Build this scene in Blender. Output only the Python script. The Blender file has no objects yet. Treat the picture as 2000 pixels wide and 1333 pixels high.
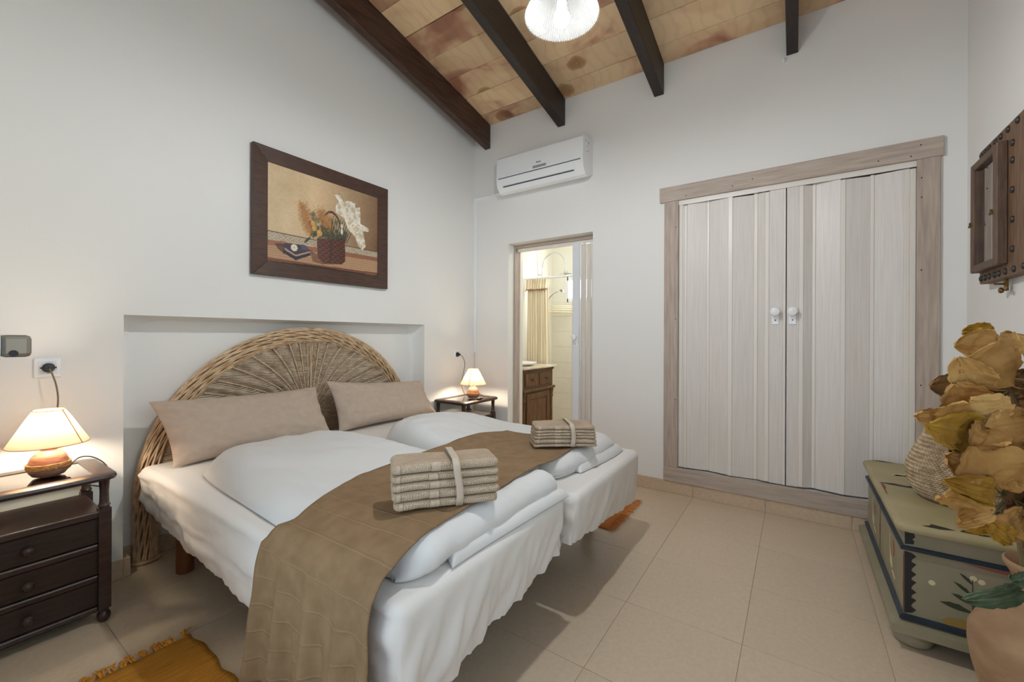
import bpy, bmesh, math, random
import numpy as np
from mathutils import Vector, Matrix, noise

random.seed(11)
SC = bpy.context.scene
COL = SC.collection
PI = math.pi
sin, cos = math.sin, math.cos

# ------------------------------------------------------------------ camera
cam_d = bpy.data.cameras.new('camera')
cam_d.sensor_width = 36.0
cam_d.lens = 818.31 / 2000 * 36.0
cam_d.shift_x = 0.00512
cam_d.shift_y = -0.00514
cam_d.clip_start = 0.02
cam = bpy.data.objects.new('camera', cam_d)
COL.objects.link(cam)
cam.location = (-3.2891, -2.6643, 1.17)
cam.rotation_mode = 'XYZ'
yaw = 0.604
Rm = Matrix.Rotation(yaw - PI / 2, 4, 'Z') @ Matrix.Rotation(PI / 2, 4, 'X') @ Matrix.Rotation(0.0041, 4, 'Z')
cam.rotation_euler = Rm.to_euler('XYZ')
SC.camera = cam

# ------------------------------------------------------------------ world, light, exposure
W = bpy.data.worlds.new('world'); SC.world = W; W.use_nodes = True
bg = W.node_tree.nodes['Background']
bg.inputs[0].default_value = (0.72, 0.84, 1.0, 1); bg.inputs[1].default_value = 1.0

def light(name, kind, loc, power, color, rot=None, size=None, radius=None):
    d = bpy.data.lights.new(name, kind); d.energy = power; d.color = color
    if kind == 'AREA':
        d.shape = 'RECTANGLE'; d.size, d.size_y = size
    if radius is not None: d.shadow_soft_size = radius
    o = bpy.data.objects.new(name, d); COL.objects.link(o); o.location = loc
    if rot: o.rotation_euler = rot
    return o
# daylight entering by the glazed double door the camera stands in
light('door_daylight', 'AREA', (-3.60, -1.60, 1.25), 13, (0.82, 0.90, 1.0), (0, -PI / 2, 0), (2.0, 0.9))
# daylight of the garden window in the right wall, beside and behind the camera
light('window_daylight', 'AREA', (-2.35, -3.66, 1.75), 16, (0.80, 0.92, 1.0), (PI / 2, 0, 0), (1.25, 1.25))
# daylight of the small shower window
light('shower_window_daylight', 'AREA', (1.62, -0.5, 1.78), 5, (0.85, 0.93, 1.0), (0, PI / 2, 0), (0.28, 0.3))
PENDANT_L, LAMP_L, BATH_W = 980, 290, 9      # radiance of the lit bulbs; watts of the added shower room fill light
SC.view_settings.view_transform = 'Standard'
SC.view_settings.look = 'None'
SC.view_settings.gamma = 1.0
SC.view_settings.exposure = 0.45
SC.view_settings.use_curve_mapping = False
SC.cycles.use_denoising = True
SC.cycles.max_bounces = 10
SC.cycles.diffuse_bounces = 6
SC.cycles.transparent_max_bounces = 12
SC.cycles.sample_clamp_indirect = 6.0
SC.cycles.caustics_reflective = False
SC.cycles.caustics_refractive = False

# ------------------------------------------------------------------ helpers
def S(r, g, b):
    f = lambda c: (c / 255 / 12.92) if c / 255 <= 0.04045 else ((c / 255 + 0.055) / 1.055) ** 2.4
    return (f(r), f(g), f(b), 1.0)

MATS = {}
def mat(name, col, rough=0.6, metal=0.0, spec=0.5, col2=None, nscale=6.0, ndetail=4.0, stretch=(1, 1, 1),
        lo=0.35, hi=0.65, bump=0.0, bscale=None, bstretch=None, objrand=0.0, coat=0.0, extra=None):
    if name in MATS: return MATS[name]
    m = bpy.data.materials.new(name); m.use_nodes = True
    nt = m.node_tree; N = nt.nodes; L = nt.links
    b = N['Principled BSDF']
    b.inputs['Base Color'].default_value = col
    b.inputs['Roughness'].default_value = rough
    b.inputs['Metallic'].default_value = metal
    b.inputs['Specular IOR Level'].default_value = spec
    if coat: b.inputs['Coat Weight'].default_value = coat
    tc = N.new('ShaderNodeTexCoord')
    vec = tc.outputs['Object']
    oi = None
    if objrand:
        oi = N.new('ShaderNodeObjectInfo')
        ad = N.new('ShaderNodeVectorMath'); ad.operation = 'MULTIPLY_ADD'
        L.new(oi.outputs['Random'], ad.inputs[0]); ad.inputs[1].default_value = (37.0, 53.0, 29.0)
        L.new(vec, ad.inputs[2]); vec = ad.outputs[0]
    colsock = None
    if col2 is not None:
        mp = N.new('ShaderNodeMapping'); mp.inputs['Scale'].default_value = stretch
        L.new(vec, mp.inputs[0])
        nz = N.new('ShaderNodeTexNoise'); nz.inputs['Scale'].default_value = nscale; nz.inputs['Detail'].default_value = ndetail
        L.new(mp.outputs[0], nz.inputs['Vector'])
        cr = N.new('ShaderNodeValToRGB')
        cr.color_ramp.elements[0].position = lo; cr.color_ramp.elements[0].color = col
        cr.color_ramp.elements[1].position = hi; cr.color_ramp.elements[1].color = col2
        L.new(nz.outputs['Fac'], cr.inputs[0]); colsock = cr.outputs[0]
        if objrand:
            hs = N.new('ShaderNodeHueSaturation')
            mr = N.new('ShaderNodeMapRange'); mr.inputs[3].default_value = 1 - objrand; mr.inputs[4].default_value = 1 + objrand
            L.new(oi.outputs['Random'], mr.inputs[0]); L.new(mr.outputs[0], hs.inputs['Value'])
            L.new(colsock, hs.inputs['Color']); colsock = hs.outputs[0]
        L.new(colsock, b.inputs['Base Color'])
    if bump:
        mp2 = N.new('ShaderNodeMapping'); mp2.inputs['Scale'].default_value = bstretch or stretch
        L.new(vec, mp2.inputs[0])
        n2 = N.new('ShaderNodeTexNoise'); n2.inputs['Scale'].default_value = bscale or nscale; n2.inputs['Detail'].default_value = 5
        L.new(mp2.outputs[0], n2.inputs['Vector'])
        bp = N.new('ShaderNodeBump'); bp.inputs['Strength'].default_value = bump; bp.inputs['Distance'].default_value = 0.01
        L.new(n2.outputs['Fac'], bp.inputs['Height']); L.new(bp.outputs[0], b.inputs['Normal'])
    if extra: extra(nt, b, colsock, vec)
    MATS[name] = m
    return m

class MB:
    """collects geometry in world coordinates, links it as one object"""
    def __init__(self): self.v = []; self.f = []; self.uv = None; self.col = None
    def add(self, vs, fs):
        o = len(self.v); self.v += [tuple(p) for p in vs]; self.f += [tuple(i + o for i in f) for f in fs]
    def box(self, a, b, M=None):
        x0, y0, z0 = a; x1, y1, z1 = b
        vs = [(x0, y0, z0), (x1, y0, z0), (x1, y1, z0), (x0, y1, z0), (x0, y0, z1), (x1, y0, z1), (x1, y1, z1), (x0, y1, z1)]
        if M is not None: vs = [tuple(M @ Vector(p)) for p in vs]
        self.add(vs, [(0, 3, 2, 1), (4, 5, 6, 7), (0, 1, 5, 4), (1, 2, 6, 5), (2, 3, 7, 6), (3, 0, 4, 7)])
        return self
    def cbox(self, c, s, M=None):
        h = [q / 2 for q in s]
        return self.box([c[i] - h[i] for i in range(3)], [c[i] + h[i] for i in range(3)], M)
    def lathe(self, prof, c=(0, 0, 0), n=24, M=None, a0=0.0, closed=True):
        vs = []; fs = []
        for r, z in prof:
            for k in range(n):
                t = a0 + 2 * PI * k / n; p = Vector((r * cos(t), r * sin(t), z))
                if M is not None: p = M @ p
                vs.append((p[0] + c[0], p[1] + c[1], p[2] + c[2]))
        for i in range(len(prof) - 1):
            for k in range(n):
                k2 = (k + 1) % n
                fs.append((i * n + k, i * n + k2, (i + 1) * n + k2, (i + 1) * n + k))
        if closed:
            if prof[0][0] > 1e-6: fs.append(tuple(range(n - 1, -1, -1)))
            if prof[-1][0] > 1e-6: fs.append(tuple((len(prof) - 1) * n + k for k in range(n)))
        self.add(vs, fs); return self
    def tube(self, pts, r, n=8, caps=True):
        pts = [Vector(p) for p in pts]; rr = r if isinstance(r, (list, tuple)) else [r] * len(pts)
        vs = []; fs = []; up = None
        for i, p in enumerate(pts):
            t = (pts[min(i + 1, len(pts) - 1)] - pts[max(i - 1, 0)]).normalized()
            if up is None:
                up = Vector((0, 0, 1)) if abs(t.z) < 0.9 else Vector((1, 0, 0))
            a = t.cross(up)
            if a.length < 1e-5: a = t.orthogonal()
            a.normalize(); b = a.cross(t).normalized(); up = b
            for k in range(n):
                q = p + (a * cos(2 * PI * k / n) + b * sin(2 * PI * k / n)) * rr[i]
                vs.append(tuple(q))
        for i in range(len(pts) - 1):
            for k in range(n):
                k2 = (k + 1) % n
                fs.append((i * n + k, (i + 1) * n + k, (i + 1) * n + k2, i * n + k2))
        if caps:
            fs.append(tuple(range(n))); fs.append(tuple((len(pts) - 1) * n + k for k in range(n - 1, -1, -1)))
        self.add(vs, fs); return self
    def prism(self, poly, a, b, axis):
        """polygon in the two other axes, extruded along axis from a to b"""
        n = len(poly); vs = []
        for t in (a, b):
            for p, q in poly:
                vs.append({0: (t, p, q), 1: (p, t, q), 2: (p, q, t)}[axis])
        fs = [tuple(range(n - 1, -1, -1)), tuple(range(n, 2 * n))]
        for k in range(n): fs.append((k, (k + 1) % n, n + (k + 1) % n, n + k))
        self.add(vs, fs); return self
    def grid(self, P, closed_u=False, flip=False):
        """P[i][j] rows of points"""
        ni, nj = len(P), len(P[0]); vs = [p for row in P for p in row]; fs = []
        for i in range(ni - 1 + (1 if closed_u else 0)):
            for j in range(nj - 1):
                a, b, c, d = i * nj + j, ((i + 1) % ni) * nj + j, ((i + 1) % ni) * nj + j + 1, i * nj + j + 1
                fs.append((a, d, c, b) if flip else (a, b, c, d))
        self.add(vs, fs); return self

def children_loc(parent):
    l = Vector((0, 0, 0)); p = parent
    while p is not None:
        l = l + Vector(p.location); p = p.parent
    return l

def obj(name, mb, m, parent=None, smooth=False, angle=35, bevel=0.0, bseg=1, fixn=True):
    base = children_loc(parent) if parent is not None else Vector((0, 0, 0))
    me = bpy.data.meshes.new(name)
    me.from_pydata([(p[0] - base.x, p[1] - base.y, p[2] - base.z) for p in mb.v], [], mb.f)
    if fixn or bevel:
        bm = bmesh.new(); bm.from_mesh(me)
        if fixn: bmesh.ops.recalc_face_normals(bm, faces=bm.faces[:])
        if bevel:
            es = [e for e in bm.edges if len(e.link_faces) == 2 and e.calc_face_angle(0) > 0.6]
            bmesh.ops.bevel(bm, geom=es, offset=bevel, segments=bseg, affect='EDGES', profile=0.5, clamp_overlap=True)
        bm.to_mesh(me); bm.free()
    if smooth:
        me.polygons.foreach_set('use_smooth', [True] * len(me.polygons))
        me.set_sharp_from_angle(angle=math.radians(angle))
    me.materials.append(m)
    me.update()
    o = bpy.data.objects.new(name, me); COL.objects.link(o)
    if parent is not None: o.parent = parent
    return o

def thing(name, label, cat, loc, group=None):
    o = bpy.data.objects.new(name, None); COL.objects.link(o)
    o.empty_display_size = 0.05
    o.location = loc; o['label'] = label; o['category'] = cat
    if group: o['group'] = group
    return o

def tag(o, label, cat, group=None):
    o['label'] = label; o['category'] = cat
    if group: o['group'] = group
    return o

def struct(o):
    o['kind'] = 'structure'; return o

def inst(src, name, loc, parent=None, rot=None):
    o = src.copy(); o.name = name; COL.objects.link(o)
    o.parent = parent; o.location = loc
    if rot: o.rotation_euler = rot
    return o

def smoothstep(a, b, x):
    t = max(0.0, min(1.0, (x - a) / (b - a))); return t * t * (3 - 2 * t)
def interp(x, xs, ys): return float(np.interp(x, xs, ys))
def nz(x, y, z=0.0): return noise.noise(Vector((x, y, z)))

# ------------------------------------------------------------------ materials
M_WALL = mat('plaster_white', S(233, 232, 229), 0.9, spec=0.2, bump=0.10, nscale=5, bscale=9)
M_BEIGE_TILE = mat('cream_tile', S(208, 190, 166), 0.34, spec=0.45, col2=S(199, 180, 155), nscale=60, ndetail=6, lo=0.3, hi=0.75, objrand=0.025, bump=0.02, bscale=14)
M_GROUT = mat('grout', S(176, 158, 136), 0.9)
M_SKIRT = mat('skirting_tile', S(204, 183, 157), 0.4, col2=S(195, 172, 146), nscale=50, objrand=0.02)
M_BEAM = mat('dark_beam_wood', S(52, 39, 32), 0.5, col2=S(36, 29, 26), nscale=5, stretch=(1.2, 14, 14), bump=0.15, bscale=6)
M_BEAMR = mat('brown_beam_wood', S(84, 56, 42), 0.5, col2=S(52, 36, 30), nscale=5, stretch=(1.2, 14, 14), bump=0.15, bscale=6)
M_DARKWOOD = mat('dark_stained_wood', S(62, 43, 38), 0.32, spec=0.55, col2=S(44, 30, 27), nscale=5, stretch=(2, 18, 18), bump=0.05, bscale=7)
M_DRAWER = mat('dark_drawer_front', S(50, 35, 30), 0.42, spec=0.45, col2=S(36, 25, 23), nscale=5, stretch=(2, 18, 18), bump=0.05, bscale=7)
M_FRAMEWOOD = mat('walnut_frame', S(82, 57, 45), 0.45, col2=S(66, 45, 36), nscale=8, stretch=(2, 14, 14), bump=0.1, bscale=12)
M_GREYWOOD = mat('limed_wood_board', S(190, 176, 163), 0.6, col2=S(166, 150, 138), nscale=4, stretch=(14, 1.2, 14), lo=0.3, hi=0.7, bump=0.06, bscale=8, objrand=0.03)
M_GREYWOODV = mat('limed_wood_post', S(188, 173, 160), 0.6, col2=S(164, 147, 135), nscale=4, stretch=(14, 14, 1.2), lo=0.3, hi=0.7, bump=0.06, bscale=8, objrand=0.03)
M_PVC = mat('limed_pvc_panel', S(224, 219, 213), 0.42, col2=S(212, 205, 198), nscale=4, stretch=(26, 26, 0.9), lo=0.3, hi=0.75, objrand=0.02)
M_PVCR = mat('limed_pvc_rib', S(228, 222, 214), 0.35)
M_WHITE = mat('white_plastic', S(238, 240, 242), 0.35)
M_PORC = mat('white_porcelain', S(242, 242, 244), 0.2)
M_BLACK = mat('black_plastic', S(24, 24, 26), 0.4)
M_GREYP = mat('grey_display', S(150, 156, 162), 0.3)
M_CHROME = mat('chrome', S(210, 212, 215), 0.15, metal=1.0)
M_NICKEL = mat('brushed_nickel', S(150, 140, 126), 0.38, metal=0.85)
M_BRASS = mat('aged_brass', S(120, 92, 52), 0.45, metal=0.8)
M_SHEET = mat('white_cotton_sheet', S(222, 218, 214), 0.85, spec=0.2, bump=0.12, bscale=22, nscale=10)
M_DUVET = mat('white_duvet_cotton', S(214, 213, 212), 0.85, spec=0.2, bump=0.10, bscale=16, nscale=10)
M_PILLOW = mat('beige_pillow_cotton', S(190, 172, 156), 0.85, spec=0.2, col2=S(184, 166, 150), nscale=30, bump=0.10, bscale=18)
M_TOWELG = None
M_ROPE = mat('jute_rope', S(178, 138, 84), 0.9, col2=S(140, 100, 56), nscale=90, bump=0.8, bscale=120)
M_LEG = mat('terracotta_bed_leg', S(120, 70, 40), 0.5)
M_DARKLEG = mat('dark_bed_leg', S(48, 44, 52), 0.5)
M_WICKER = mat('natural_wicker', S(226, 200, 166), 0.6, col2=S(186, 152, 116), nscale=24, ndetail=2, lo=0.3, hi=0.7)
M_WICKERP = mat('grey_wicker_weaver', S(218, 200, 176), 0.6, col2=S(180, 158, 134), nscale=18, ndetail=2, lo=0.3, hi=0.7)
M_WICKCORE = mat('wicker_core', S(120, 92, 64), 0.8)

def glass_mat(name, tint=(1, 1, 1, 1), refl=0.1):
    m = bpy.data.materials.new(name); m.use_nodes = True
    nt = m.node_tree; N = nt.nodes; L = nt.links
    for n in list(N): N.remove(n)
    out = N.new('ShaderNodeOutputMaterial'); mx = N.new('ShaderNodeMixShader')
    t = N.new('ShaderNodeBsdfTransparent'); t.inputs[0].default_value = tint
    g = N.new('ShaderNodeBsdfGlossy'); g.inputs['Roughness'].default_value = 0.03
    fr = N.new('ShaderNodeFresnel'); fr.inputs['IOR'].default_value = 1.45
    mu = N.new('ShaderNodeMath'); mu.operation = 'MULTIPLY'; mu.inputs[1].default_value = refl * 10
    L.new(fr.outputs[0], mu.inputs[0]); L.new(mu.outputs[0], mx.inputs[0])
    L.new(t.outputs[0], mx.inputs[1]); L.new(g.outputs[0], mx.inputs[2]); L.new(mx.outputs[0], out.inputs[0])
    return m
M_GLASS = glass_mat('clear_glass', (0.93, 0.97, 0.95, 1), 0.27)
M_CABGLASS = glass_mat('smoky_glass', (0.58, 0.58, 0.53, 1), 0.30)

def emit_mat(name, col, strength):
    m = bpy.data.materials.new(name); m.use_nodes = True
    nt = m.node_tree; N = nt.nodes
    b = N['Principled BSDF']; b.inputs['Base Color'].default_value = col
    b.inputs['Emission Color'].default_value = col; b.inputs['Emission Strength'].default_value = strength
    return m

def shade_mat(name, col, trans, rough=0.8):
    m = bpy.data.materials.new(name); m.use_nodes = True
    nt = m.node_tree; N = nt.nodes; L = nt.links
    b = N['Principled BSDF']; b.inputs['Base Color'].default_value = col; b.inputs['Roughness'].default_value = rough
    tr = N.new('ShaderNodeBsdfTranslucent'); tr.inputs[0].default_value = col
    mx = N.new('ShaderNodeMixShader'); mx.inputs[0].default_value = trans
    out = N['Material Output']
    L.new(b.outputs[0], mx.inputs[1]); L.new(tr.outputs[0], mx.inputs[2]); L.new(mx.outputs[0], out.inputs[0])
    return m
M_BULB = emit_mat('lit_bulb', (1.0, 0.84, 0.64, 1), LAMP_L)
M_SHADE = shade_mat('linen_lampshade', S(206, 182, 152), 0.15)
def pleated_glass():
    m = shade_mat('pleated_pressed_glass', S(68, 68, 67), 0.5, 0.3)
    nt = m.node_tree; N = nt.nodes; L = nt.links
    mx = [n for n in N if n.type == 'MIX_SHADER'][0]; out = N['Material Output']
    t = N.new('ShaderNodeBsdfTransparent'); t.inputs[0].default_value = (.97, .97, .96, 1)
    m2 = N.new('ShaderNodeMixShader'); m2.inputs[0].default_value = .78
    L.new(t.outputs[0], m2.inputs[1]); L.new(mx.outputs[0], m2.inputs[2]); L.new(m2.outputs[0], out.inputs[0])
    return m
M_OPAL = pleated_glass()

# ceiling boards: tan softwood with reddish heartwood patches and knots
def plank_mat():
    m = bpy.data.materials.new('ceiling_board_wood'); m.use_nodes = True
    nt = m.node_tree; N = nt.nodes; L = nt.links; b = N['Principled BSDF']
    b.inputs['Roughness'].default_value = 0.55
    tc = N.new('ShaderNodeTexCoord'); oi = N.new('ShaderNodeObjectInfo')
    off = N.new('ShaderNodeVectorMath'); off.operation = 'MULTIPLY_ADD'
    L.new(oi.outputs['Random'], off.inputs[0]); off.inputs[1].default_value = (41.0, 67.0, 13.0); L.new(tc.outputs['Object'], off.inputs[2])
    # big heartwood patches
    mp = N.new('ShaderNodeMapping'); mp.inputs['Scale'].default_value = (2.2, 1.6, 2.2); L.new(off.outputs[0], mp.inputs[0])
    n1 = N.new('ShaderNodeTexNoise'); n1.inputs['Scale'].default_value = 1.5; n1.inputs['Detail'].default_value = 2; n1.inputs['Distortion'].default_value = 0.9
    L.new(mp.outputs[0], n1.inputs['Vector'])
    cr = N.new('ShaderNodeValToRGB'); e = cr.color_ramp.elements
    e[0].position = 0.40; e[0].color = S(232, 202, 160); e[1].position = 0.54; e[1].color = S(222, 186, 146)
    x = e.new(0.61); x.color = S(202, 158, 126); x = e.new(0.74); x.color = S(168, 118, 92)
    hv = N.new('ShaderNodeMath'); hv.operation = 'MULTIPLY_ADD'; hv.inputs[1].default_value = 0.26; hv.inputs[2].default_value = -0.15
    hf = N.new('ShaderNodeMath'); hf.operation = 'FRACT'; hm = N.new('ShaderNodeMath'); hm.operation = 'MULTIPLY'; hm.inputs[1].default_value = 17.3
    L.new(oi.outputs['Random'], hm.inputs[0]); L.new(hm.outputs[0], hf.inputs[0]); L.new(hf.outputs[0], hv.inputs[0])
    hs0 = N.new('ShaderNodeMath'); hs0.operation = 'ADD'; L.new(n1.outputs['Fac'], hs0.inputs[0]); L.new(hv.outputs[0], hs0.inputs[1])
    L.new(hs0.outputs[0], cr.inputs[0])
    # growth rings
    wv = N.new('ShaderNodeTexWave'); wv.wave_type = 'RINGS'; wv.inputs['Scale'].default_value = 2.2; wv.inputs['Distortion'].default_value = 9
    wv.inputs['Detail'].default_value = 2; wv.inputs['Detail Scale'].default_value = 0.8
    L.new(mp.outputs[0], wv.inputs['Vector'])
    mx = N.new('ShaderNodeMixRGB'); mx.blend_type = 'MULTIPLY'; mx.inputs[0].default_value = 0.12
    cr2 = N.new('ShaderNodeValToRGB'); cr2.color_ramp.elements[0].color = (0.45, 0.36, 0.28, 1); cr2.color_ramp.elements[0].position = 0.0
    cr2.color_ramp.elements[1].position = 0.35
    L.new(wv.outputs[0], cr2.inputs[0]); L.new(cr.outputs[0], mx.inputs[1]); L.new(cr2.outputs[0], mx.inputs[2])
    # knots
    mp3 = N.new('ShaderNodeMapping'); mp3.inputs['Scale'].default_value = (1.0, 0.85, 1.0); L.new(off.outputs[0], mp3.inputs[0])
    n4 = N.new('ShaderNodeTexNoise'); n4.inputs['Scale'].default_value = 9; n4.inputs['Detail'].default_value = 2
    L.new(mp3.outputs[0], n4.inputs['Vector'])
    dv = N.new('ShaderNodeVectorMath'); dv.operation = 'MULTIPLY_ADD'
    L.new(n4.outputs['Color'], dv.inputs[0]); dv.inputs[1].default_value = (0.055, 0.055, 0.055); L.new(mp3.outputs[0], dv.inputs[2])
    vo = N.new('ShaderNodeTexVoronoi'); vo.inputs['Scale'].default_value = 3.0; vo.voronoi_dimensions = '2D'
    L.new(dv.outputs[0], vo.inputs['Vector'])
    cr3 = N.new('ShaderNodeValToRGB'); e = cr3.color_ramp.elements
    e[0].position = 0.0; e[0].color = (0.62, 0.52, 0.40, 1); e[1].position = 0.23; e[1].color = (1, 1, 1, 1)
    x = e.new(0.05); x.color = (0.36, 0.25, 0.17, 1); x = e.new(0.10); x.color = (0.52, 0.38, 0.26, 1); x = e.new(0.13); x.color = (0.40, 0.27, 0.18, 1); x = e.new(0.165); x.color = (0.62, 0.48, 0.36, 1); x = e.new(0.19); x.color = (0.58, 0.42, 0.32, 1)
    L.new(vo.outputs['Distance'], cr3.inputs[0])
    # only some cells carry a knot
    gt = N.new('ShaderNodeMath'); gt.operation = 'GREATER_THAN'; gt.inputs[1].default_value = 0.5
    sp = N.new('ShaderNodeSeparateColor'); L.new(vo.outputs['Color'], sp.inputs[0]); L.new(sp.outputs[0], gt.inputs[0])
    gm = N.new('ShaderNodeMath'); gm.operation = 'MULTIPLY'; gm.inputs[1].default_value = 0.85; L.new(gt.outputs[0], gm.inputs[0])
    m2 = N.new('ShaderNodeMixRGB'); m2.blend_type = 'MULTIPLY'; L.new(gm.outputs[0], m2.inputs[0])
    L.new(mx.outputs[0], m2.inputs[1]); L.new(cr3.outputs[0], m2.inputs[2])
    hs = N.new('ShaderNodeHueSaturation'); mr = N.new('ShaderNodeMapRange'); mr.inputs[3].default_value = 0.86; mr.inputs[4].default_value = 1.12
    ml = N.new('ShaderNodeMath'); ml.operation = 'FRACT'; mm = N.new('ShaderNodeMath'); mm.operation = 'MULTIPLY'; mm.inputs[1].default_value = 7.31
    L.new(oi.outputs['Random'], mm.inputs[0]); L.new(mm.outputs[0], ml.inputs[0]); L.new(ml.outputs[0], mr.inputs[0])
    L.new(mr.outputs[0], hs.inputs['Value']); L.new(m2.outputs[0], hs.inputs['Color'])
    L.new(hs.outputs[0], b.inputs['Base Color'])
    return m
M_PLANK = plank_mat()

# ================================================================== the setting
# ---- floor
G = 0.4477
xs = [-3.70] + [-0.126 - G * k for k in range(7, -1, -1)] + [0.0]
ys = sorted([-2.0524 + G * k for k in range(-3, 5)] + [-3.427, 0.145])
fl = struct(obj('floor', MB().box((-4.2, -3.43, -0.06), (0.0, 0.15, -0.0022)), M_GROUT))
tile_cache = {}
def tile(w, h):
    key = (round(w, 4), round(h, 4))
    if key not in tile_cache:
        o = obj('tile', MB().box((-w / 2 + .0009, -h / 2 + .0009, -0.012), (w / 2 - .0009, h / 2 - .0009, 0.0)), M_BEIGE_TILE, None, bevel=0.0007)
        tile_cache[key] = o.data; bpy.data.objects.remove(o)
    return tile_cache[key]
for i in range(len(xs) - 1):
    for j in range(len(ys) - 1):
        w, h = xs[i + 1] - xs[i], ys[j + 1] - ys[j]
        if w < 0.01 or h < 0.01: continue
        o = bpy.data.objects.new('tile', tile(w, h)); COL.objects.link(o); o.parent = fl
        o.location = ((xs[i] + xs[i + 1]) / 2, (ys[j] + ys[j + 1]) / 2, random.uniform(-.0003, .0003))

SLOPE = 0.19652
def cz(x): return 3.233 - SLOPE * x

# ---- left wall with the bed niche
NX0, NX1, NZ, ND = -2.676, -0.692, 1.264, 0.145
w = MB()
w.add([(-3.5, 0, 0), (NX0, 0, 0), (NX0, 0, 4.1), (-3.5, 0, 4.1)], [(0, 1, 2, 3)])
w.add([(NX1, 0, 0), (0.0, 0, 0), (0.0, 0, 4.1), (NX1, 0, 4.1)], [(0, 1, 2, 3)])
w.add([(NX0, 0, NZ), (NX1, 0, NZ), (NX1, 0, 4.1), (NX0, 0, 4.1)], [(0, 1, 2, 3)])
# niche: square front outline lofted to a back outline with rounded upper corners
def niche_outline(inset, r, top, y, n=10):
    x0, x1, zt = NX0 + inset, NX1 - inset, NZ - top
    pts = [(x0, y, 0.0)]
    for k in range(n + 1):
        t = PI - (PI / 2) * k / n; pts.append((x0 + r + r * cos(t), y, zt - r + r * sin(t)))
    for k in range(n + 1):
        t = PI / 2 - (PI / 2) * k / n; pts.append((x1 - r + r * cos(t), y, zt - r + r * sin(t)))
    pts.append((x1, y, 0.0)); return pts
rows = []
for k in range(7):
    a = k / 6 * PI / 2
    rows.append(niche_outline(0.022 * (1 - cos(a)), 0.001 + 0.17 * k / 6, 0.02 * (1 - cos(a)), ND * sin(a) if k < 6 else ND))
w.grid(rows)
w.add(rows[-1], [tuple(range(len(rows[-1])))])
# thickness behind
w.add([(-3.5, 0.35, 0), (0, 0.35, 0), (0, 0.35, 4.1), (-3.5, 0.35, 4.1)], [(3, 2, 1, 0)])
struct(obj('wall_left', w, M_WALL, smooth=True, angle=40, fixn=False))

# ---- back wall with the shower door and the wardrobe opening
DY0, DY1, DZ = -1.265, -0.409, 2.045
WY0, WY1, WZ0, WZ1 = -3.236, -1.945, 0.19, 2.20
w = MB()
T = 0.25
w.box((0, DY1, 0), (T, 0.35, 3.3)).box((0, DY0, DZ), (T, DY1, 3.3)).box((0, WY1, 0), (T, DY0, 3.3))
w.box((0, WY0, WZ1), (T, WY1, 3.3)).box((0, WY0, 0), (T, WY1, WZ0)).box((0, -3.6, 0), (T, WY0, 3.3))
w.box((T, WY0 - .05, WZ0 - .05), (T + .03, WY1 + .05, WZ1 + .05))
struct(obj('wall_back', w, M_WALL))
# ---- right wall, wall the camera's doorway is in
RX0, RX1, RZ0, RZ1 = -2.98, -1.72, 1.1, 2.4
struct(obj('wall_right', MB().box((-3.5, -3.62, 0), (RX0, -3.427, 4.1)).box((RX1, -3.62, 0), (0, -3.427, 4.1)).box((RX0, -3.62, 0), (RX1, -3.427, RZ0)).box((RX0, -3.62, RZ1), (RX1, -3.427, 4.1)), M_WALL))
w2 = bpy.data.objects.new('window_2', None); COL.objects.link(w2); struct(w2); w2.location = (-2.35, -3.55, 1.75)
for a, b in (((RX0, RZ0), (RX0 + .06, RZ1)), ((RX1 - .06, RZ0), (RX1, RZ1)), ((-2.39, RZ0 + .06), (-2.31, RZ1 - .06)), ((RX0 + .06, RZ0), (RX1 - .06, RZ0 + .06)), ((RX0 + .06, RZ1 - .06), (RX1 - .06, RZ1))):
    obj('window_frame', MB().box((a[0], -3.57, a[1]), (b[0], -3.52, b[1])), M_WHITE, w2, bevel=.003)
for a, b in ((RX0 + .05, -2.38), (-2.32, RX1 - .05)):
    obj('pane', MB().box((a, -3.548, RZ0 + .05), (b, -3.543, RZ1 - .05)), M_GLASS, w2)
XW = -3.285
w = MB()
w.box((XW - .2, -1.13, 0), (XW, 0.0, 4.1)).box((XW - .2, -3.427, 0), (XW, -2.95, 4.1)).box((XW - .2, -2.95, 2.2), (XW, -1.13, 4.1))
struct(obj('wall_front', w, M_WALL))

# ---- ceiling: boards between dark rafters
ang = math.atan(SLOPE)
ce = struct(obj('ceiling', MB().prism([(-3.5, cz(-3.5) + .03), (0.05, cz(.05) + .03), (0.05, cz(.05) + .12), (-3.5, cz(-3.5) + .12)], -3.6, 0.1, 1), M_GROUT))
beams = [(-0.192, -0.128), (-1.005, -0.935), (-1.835, -1.763), (-2.671, -2.607)]
for bi, (y0, y1) in enumerate(beams):
    p = [(-3.285, cz(-3.285) - .228), (0.0, 3.005), (0.0, cz(0)), (-3.285, cz(-3.285))]
    obj('beam', MB().prism(p, y0, y1, 1), M_BEAMR if bi == 0 else M_BEAM, ce, bevel=0.004)
bays = [(-0.128, 0.0, -0.15), (-0.935, -0.192, -0.148), (-1.763, -1.005, -0.168), (-2.607, -1.835, -0.171), (-3.427, -2.671, -0.16)]
PW = 0.2355
plank_cache = {}
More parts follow.
